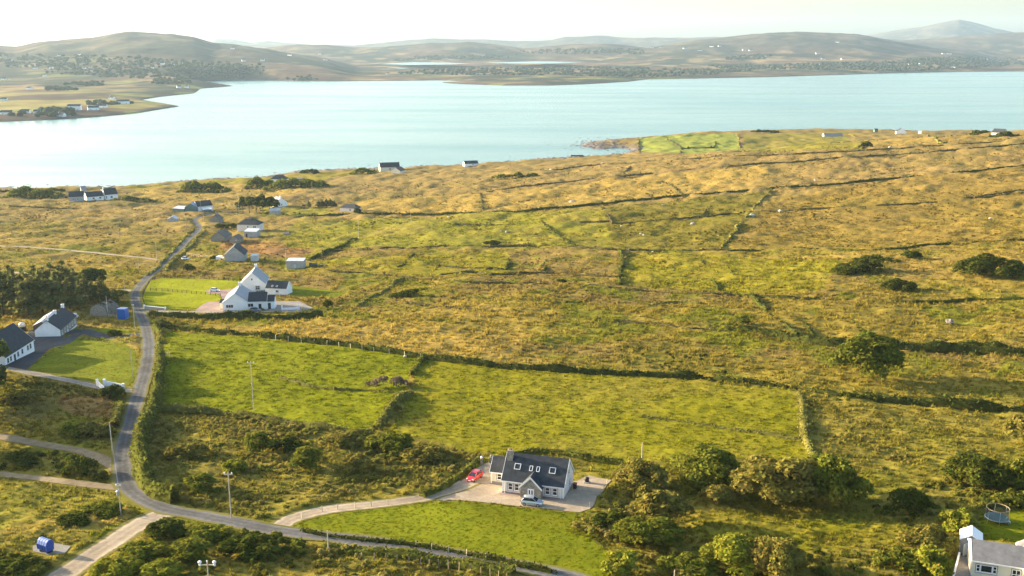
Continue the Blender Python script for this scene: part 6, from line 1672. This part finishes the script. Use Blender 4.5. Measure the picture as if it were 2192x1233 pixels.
def make_small():
    # bank of bottle banks
    p0, p1 = at(82, 1181), at(105, 1188); d = p1 - p0; ang = math.atan2(d.y, d.x)
    e = empty('recycling_container', p0 + Vector((0, 0, .35)), ang, 'blue ribbed recycling container with pale curved lids beside the gravel road', 'container'); e.scale = (.9, .9, .9)
    L = 2.5; W = 1.3
    prof = [(0, .12), (W, .12), (W + .12, 1.2), (W + .02, 1.75), (W - .35, 2.05), (.45, 2.12), (.08, 1.8), (-.12, 1.25)]
    MB().prism(prof, 'x', 0, L).build('body', 'blue', e)
    lid = [(-.16, 1.28), (.06, 1.86), (.46, 2.18), (W - .34, 2.11), (W - .36, 2.06), (.45, 2.13), (.08, 1.81), (-.13, 1.26)]
    for k in range(4): MB().prism(lid, 'x', .08 + k * L / 4, .08 + (k + 1) * L / 4 - .16).build('lid', 'bluelid', e)
    for k in range(5): MB().prism([(-.13, .15), (-.05, .15), (-.05, 1.3), (-.19, 1.3)], 'x', k * L / 4 - .05 + (.05 if k == 0 else 0) - (.05 if k == 4 else 0), k * L / 4 + .05).build('rib', 'blue', e)
    for x in (.2, L - .5): MB().box(x, x + .3, .1, W - .1, -.5, .118).build('foot', 'black', e)
    # pale boulders in the upper fields
    rg = np.random.default_rng(77)
    B = [(1290, 351, 9, 'pale boulder on the crest below the bright coastal fields'), (1180, 364, 8, 'pale boulder beside the topmost wall at its left end'), (1225, 434, 16, 'broad pale rock slab in the golden field above the long dark wall'), (1670, 453, 12, 'pale rock on the hill right of the steep pale wall'),
         (1610, 462, 14, 'flat pale rock lying against the steep pale wall'), (1483, 480, 12, 'flat pale rock in the olive field'), (1420, 440, 8, 'small pale rock near the top of the olive field'), (1872, 450, 6, 'small pale stone on the hill above the gorse clumps'), (2120, 468, 8, 'pale stone at the right of the hill under the long wall'),
         (2128, 403, 6, 'pale stone at the right edge of the hill near the top'), (2034, 690, 20, 'flat grey rock in the brown field at the right'), (1085, 497, 9, 'pale rock in the left upper green field'), (1072, 496, 7, 'smaller rock beside the pale one in the left upper green field'), (1372, 501, 7, 'pale stone in the right upper green field, upper one'),
         (1378, 503, 6, 'pale stone in the right upper green field, lower one'), (1330, 484, 6, 'pale stone by the short wall of the upper green field'), (1397, 540, 6, 'pale stone beneath the dark wall of the yellow-green field'), (1745, 386, 8, 'pale stone in the golden field near the long rising wall'), (867, 764, 10, 'white stone in the top right corner of the green pasture'),
         (1060, 452, 8, 'pale stone on the long wall between the golden fields'), (960, 465, 6, 'pale stone at the top of the left upper green field'), (1500, 512, 6, 'pale stone low in the olive field'), (1537, 505, 6, 'pale stone by the foot of the steep pale wall'), (2050, 302, 9, 'pale stone on the crest near the right edge'),
         (1905, 316, 8, 'pale stone on the crest below the white coast house'), (130, 745, 10, 'flat pale slab on the shaded lawn')]
    for px, py, w, lab in B:
        p = at(px, py); r = w / pxm(p) / 2
        bm = bmesh.new(); bmesh.ops.create_icosphere(bm, subdivisions=2, radius=1)
        for v in bm.verts:
            q = 1 + rg.normal(0, .10); v.co = Vector((v.co.x * r * q, v.co.y * r * .8 * q, v.co.z * r * .55 * q))
        me = bpy.data.meshes.new('boulder'); bm.to_mesh(me); bm.free(); me.materials.append(M['rock' if px in (2034, 130) else 'boulder'])
        o = bpy.data.objects.new('boulder', me); o.location = (p.x, p.y, p.z + r * .15); o.rotation_euler = (0, 0, rg.uniform(0, 3)); link(o); tag(o, lab, 'boulder', 'pale rocks in the fields')

def make_shore_rocks():
    """broken rock along the near shoreline and the spit"""
    rg = np.random.default_rng(5); V = []; F = []
    C = np.array(catmull(_c[2:-3], 6.0)); n = 1500
    k = rg.integers(0, len(C), n); P = C[k] + rg.normal(0, 1, (n, 2)) * np.array([9, 12])
    sp = [on_plane(*q) for q in ((1238, 311), (1262, 306), (1300, 309), (1330, 303), (1270, 300), (1310, 298), (1245, 314))]
    Q = np.array(sp)[rg.integers(0, len(sp), 420)] + rg.normal(0, 1, (420, 2)) * np.array([14, 22]); P = np.r_[P, Q]
    t = [(1, 0, 0), (0, 1, 0), (-1, 0, 0), (0, -1, 0), (0, 0, 1), (.5, .6, .7)]
    fc = [(0, 1, 5), (1, 4, 5), (4, 0, 5), (1, 2, 4), (2, 3, 4), (3, 0, 4)]
    for (x, y) in P:
        s = rg.uniform(.8, 3.2); a = rg.uniform(0, 6.28); b = len(V); z = max(gz1(x, y), -.6)
        for (u, v, w) in t: V.append((x + s * 1.6 * (u * math.cos(a) - v * math.sin(a)) * rg.uniform(.7, 1.2), y + s * (u * math.sin(a) + v * math.cos(a)) * rg.uniform(.7, 1.2), z - .3 + w * s * .45))
        F += [(i + b, j + b, l + b) for i, j, l in fc]
    o = mesh_from('shore_rocks', V, np.array(F), 'rock'); tag(o, 'dark broken rocks along the near shoreline', 'rocks', None, 'stuff')

# ------------------------------------------------------------------ across the water
def make_far_things():
    rg = np.random.default_rng(21)
    hm = {}
    def fh(px, py, w, label, group=None, tall=1.0):
        p = far_at(px, py); s = 1.25 * w / pxm(p)
        e = empty('far_house', p, rg.uniform(-.5, .5), label, 'house', group)
        L = s; D = min(8, s * .7); h = 4.2 * tall; r = h + D * .40
        MB().prism([(-D / 2, -3), (D / 2, -3), (D / 2, h), (0, r), (-D / 2, h)], 'x', -L / 2, L / 2).build('wall', 'white', e)
        MB().prism([(-D / 2 - .3, h - .2), (0, r + .02), (D / 2 + .3, h - .2), (D / 2 + .3, h), (0, r + .35), (-D / 2 - .3, h)], 'x', -L / 2 - .1, L / 2 + .1).build('roof', 'slate', e)
        for k in (-.25, .25): MB().box(L * k - .7, L * k + .7, -D / 2 - .06, -D / 2 - .01, .9, 2.2).build('window', 'glass', e)
        MB().box(-L / 2 + .3, -L / 2 + 1.4, -.5, .5, r - .8, r + 1.0).build('chimney', 'white', e)
    gp = 'houses on the near point across the water'
    for px, py, w, lab, t in [(14, 245, 20, 'white house on the far point at the left edge', 1), (54, 243, 16, 'white cottage second from the left on the far point', 1), (80, 243, 11, 'small gabled cottage left of the trees on the far point', 1), (132, 249, 14, 'low white shed by the water on the far point', .8),
                              (160, 236, 22, 'tall white house right of the trees on the far point', 2.0), (200, 236, 18, 'white house in the middle of the far point', 1.2), (219, 231, 17, 'white house just behind the middle one on the far point', 1.1), (240, 213, 10, 'tiny white house on the field behind the far point', 1), (263, 223, 22, 'big white house nearest the tip of the far point', 1.5),
                              (9, 216, 10, 'small house at the left edge behind the far point', 1), (63, 192, 10, 'white house in the fields behind the far point', 1.2), (118, 190, 14, 'white house by scrub behind the far point', 1), (383, 188, 7, 'tiny white cottage on the thin spit', 1), (400, 188, 6, 'second tiny cottage on the thin spit', 1)]:
        fh(px, py, w, lab, gp, t)
    g = 'white houses scattered over the far hills'
    for px, py in [(8, 171), (96, 164), (21, 131), (127, 120), (170, 119), (182, 133), (76, 147), (110, 147), (180, 148), (198, 153), (297, 132), (326, 147), (348, 138), (370, 141), (395, 137), (455, 148), (428, 159), (475, 158), (522, 131), (498, 105), (562, 130), (620, 119), (684, 117), (697, 129)]:
        fh(px, py, rg.uniform(5, 8.5), 'tiny white house scattered on the left hill across the water', g)
    for px, py in [(830, 159), (855, 157), (880, 155), (1378, 152), (1395, 103), (1415, 102), (1466, 105), (1498, 109), (1523, 101), (1540, 100), (1592, 108), (1607, 109), (1637, 121), (1757, 139), (1762, 127), (1803, 128), (1750, 116), (1792, 91), (2019, 116), (2032, 116), (1899, 138), (1880, 139), (1839, 142), (1971, 138), (2033, 138), (2110, 127), (2040, 145), (1948, 140)]:
        fh(px, py, rg.uniform(4.5, 7.5), 'tiny white house scattered on the low hills straight across the water', g)
    # woods across the water, one mass
    V = []; F = []; T = []; b = 0
    ico = bmesh.new(); bmesh.ops.create_icosphere(ico, subdivisions=1, radius=1); iv = np.array([v.co[:] for v in ico.verts]); jf = np.array([[v.index for v in f.verts] for f in ico.faces]); ico.free()
    areas = [([(850, 158), (1000, 160), (1400, 165), (1560, 158), (1600, 150), (1250, 144), (1000, 146), (900, 149)], 380), ([(1680, 148), (1760, 150), (1960, 152), (2192, 140), (2192, 124), (2000, 124), (1850, 134), (1500, 142), (1560, 150)], 600), ([(410, 168), (500, 166), (520, 140), (430, 146)], 200), ([(0, 142), (200, 165), (400, 170), (540, 160), (560, 140), (420, 132), (240, 120), (0, 116)], 380),
             ([(88, 248), (140, 246), (140, 236), (90, 236)], 26), ([(225, 226), (245, 224), (243, 219), (226, 220)], 10), ([(165, 182), (210, 184), (205, 176), (170, 178)], 22), ([(335, 180), (380, 180), (380, 172), (340, 172)], 24), ([(640, 172), (665, 172), (660, 165), (645, 165)], 10), ([(1560, 128), (1640, 126), (1640, 118), (1570, 120)], 40), ([(850, 130), (1080, 126), (1060, 118), (900, 122)], 120), ([(1100, 116), (1380, 116), (1380, 106), (1150, 106)], 90), ([(105, 192), (140, 194), (140, 188), (110, 188)], 14)]
    for poly, n in areas:
        a = np.array(poly, float); c = 0
        while c < n:
            x, y = rg.uniform(a[:, 0].min(), a[:, 0].max()), rg.uniform(a[:, 1].min(), a[:, 1].max())
            if not pip([tuple(q) for q in poly], np.array([x]), np.array([y]))[0]: c += .3; continue
            c += 1
            p = far_at(x, y)
            for _ in range(3):
                r = rg.uniform(2.5, 6) * (1 + p.y / 12000); v = iv * rg.uniform(.75, 1.25, iv.shape) * np.array([r * 1.3, r, r * .8]) + np.array([p.x + rg.normal(0, r * 3), p.y + rg.normal(0, r * 4), p.z + r * .45])
                V.append(v); F.append(jf + b); b += len(iv); T.append(np.tile(np.array((.045, .056, .032)) * rg.uniform(.7, 1.5), (len(iv), 1)))
    o = mesh_from('far_woodland', np.concatenate(V), np.concatenate(F), 'leaf', None, False, np.concatenate(T)); tag(o, 'dark woods along the shore and hills across the water', 'woodland', None, 'stuff')

# ------------------------------------------------------------------ build: buildings first, so that the ground and grass leave room for them
make_main_house(); make_farmhouse(); make_left_houses(); make_hamlet(); make_bungalow()
make_ground(); make_far(); make_sea(); make_haze(); make_roads()
make_hedges(); make_bushes(); make_trees()
make_cars(); make_poles(); make_fences(); make_small()
make_shore_rocks(); make_far_things(); make_grass()
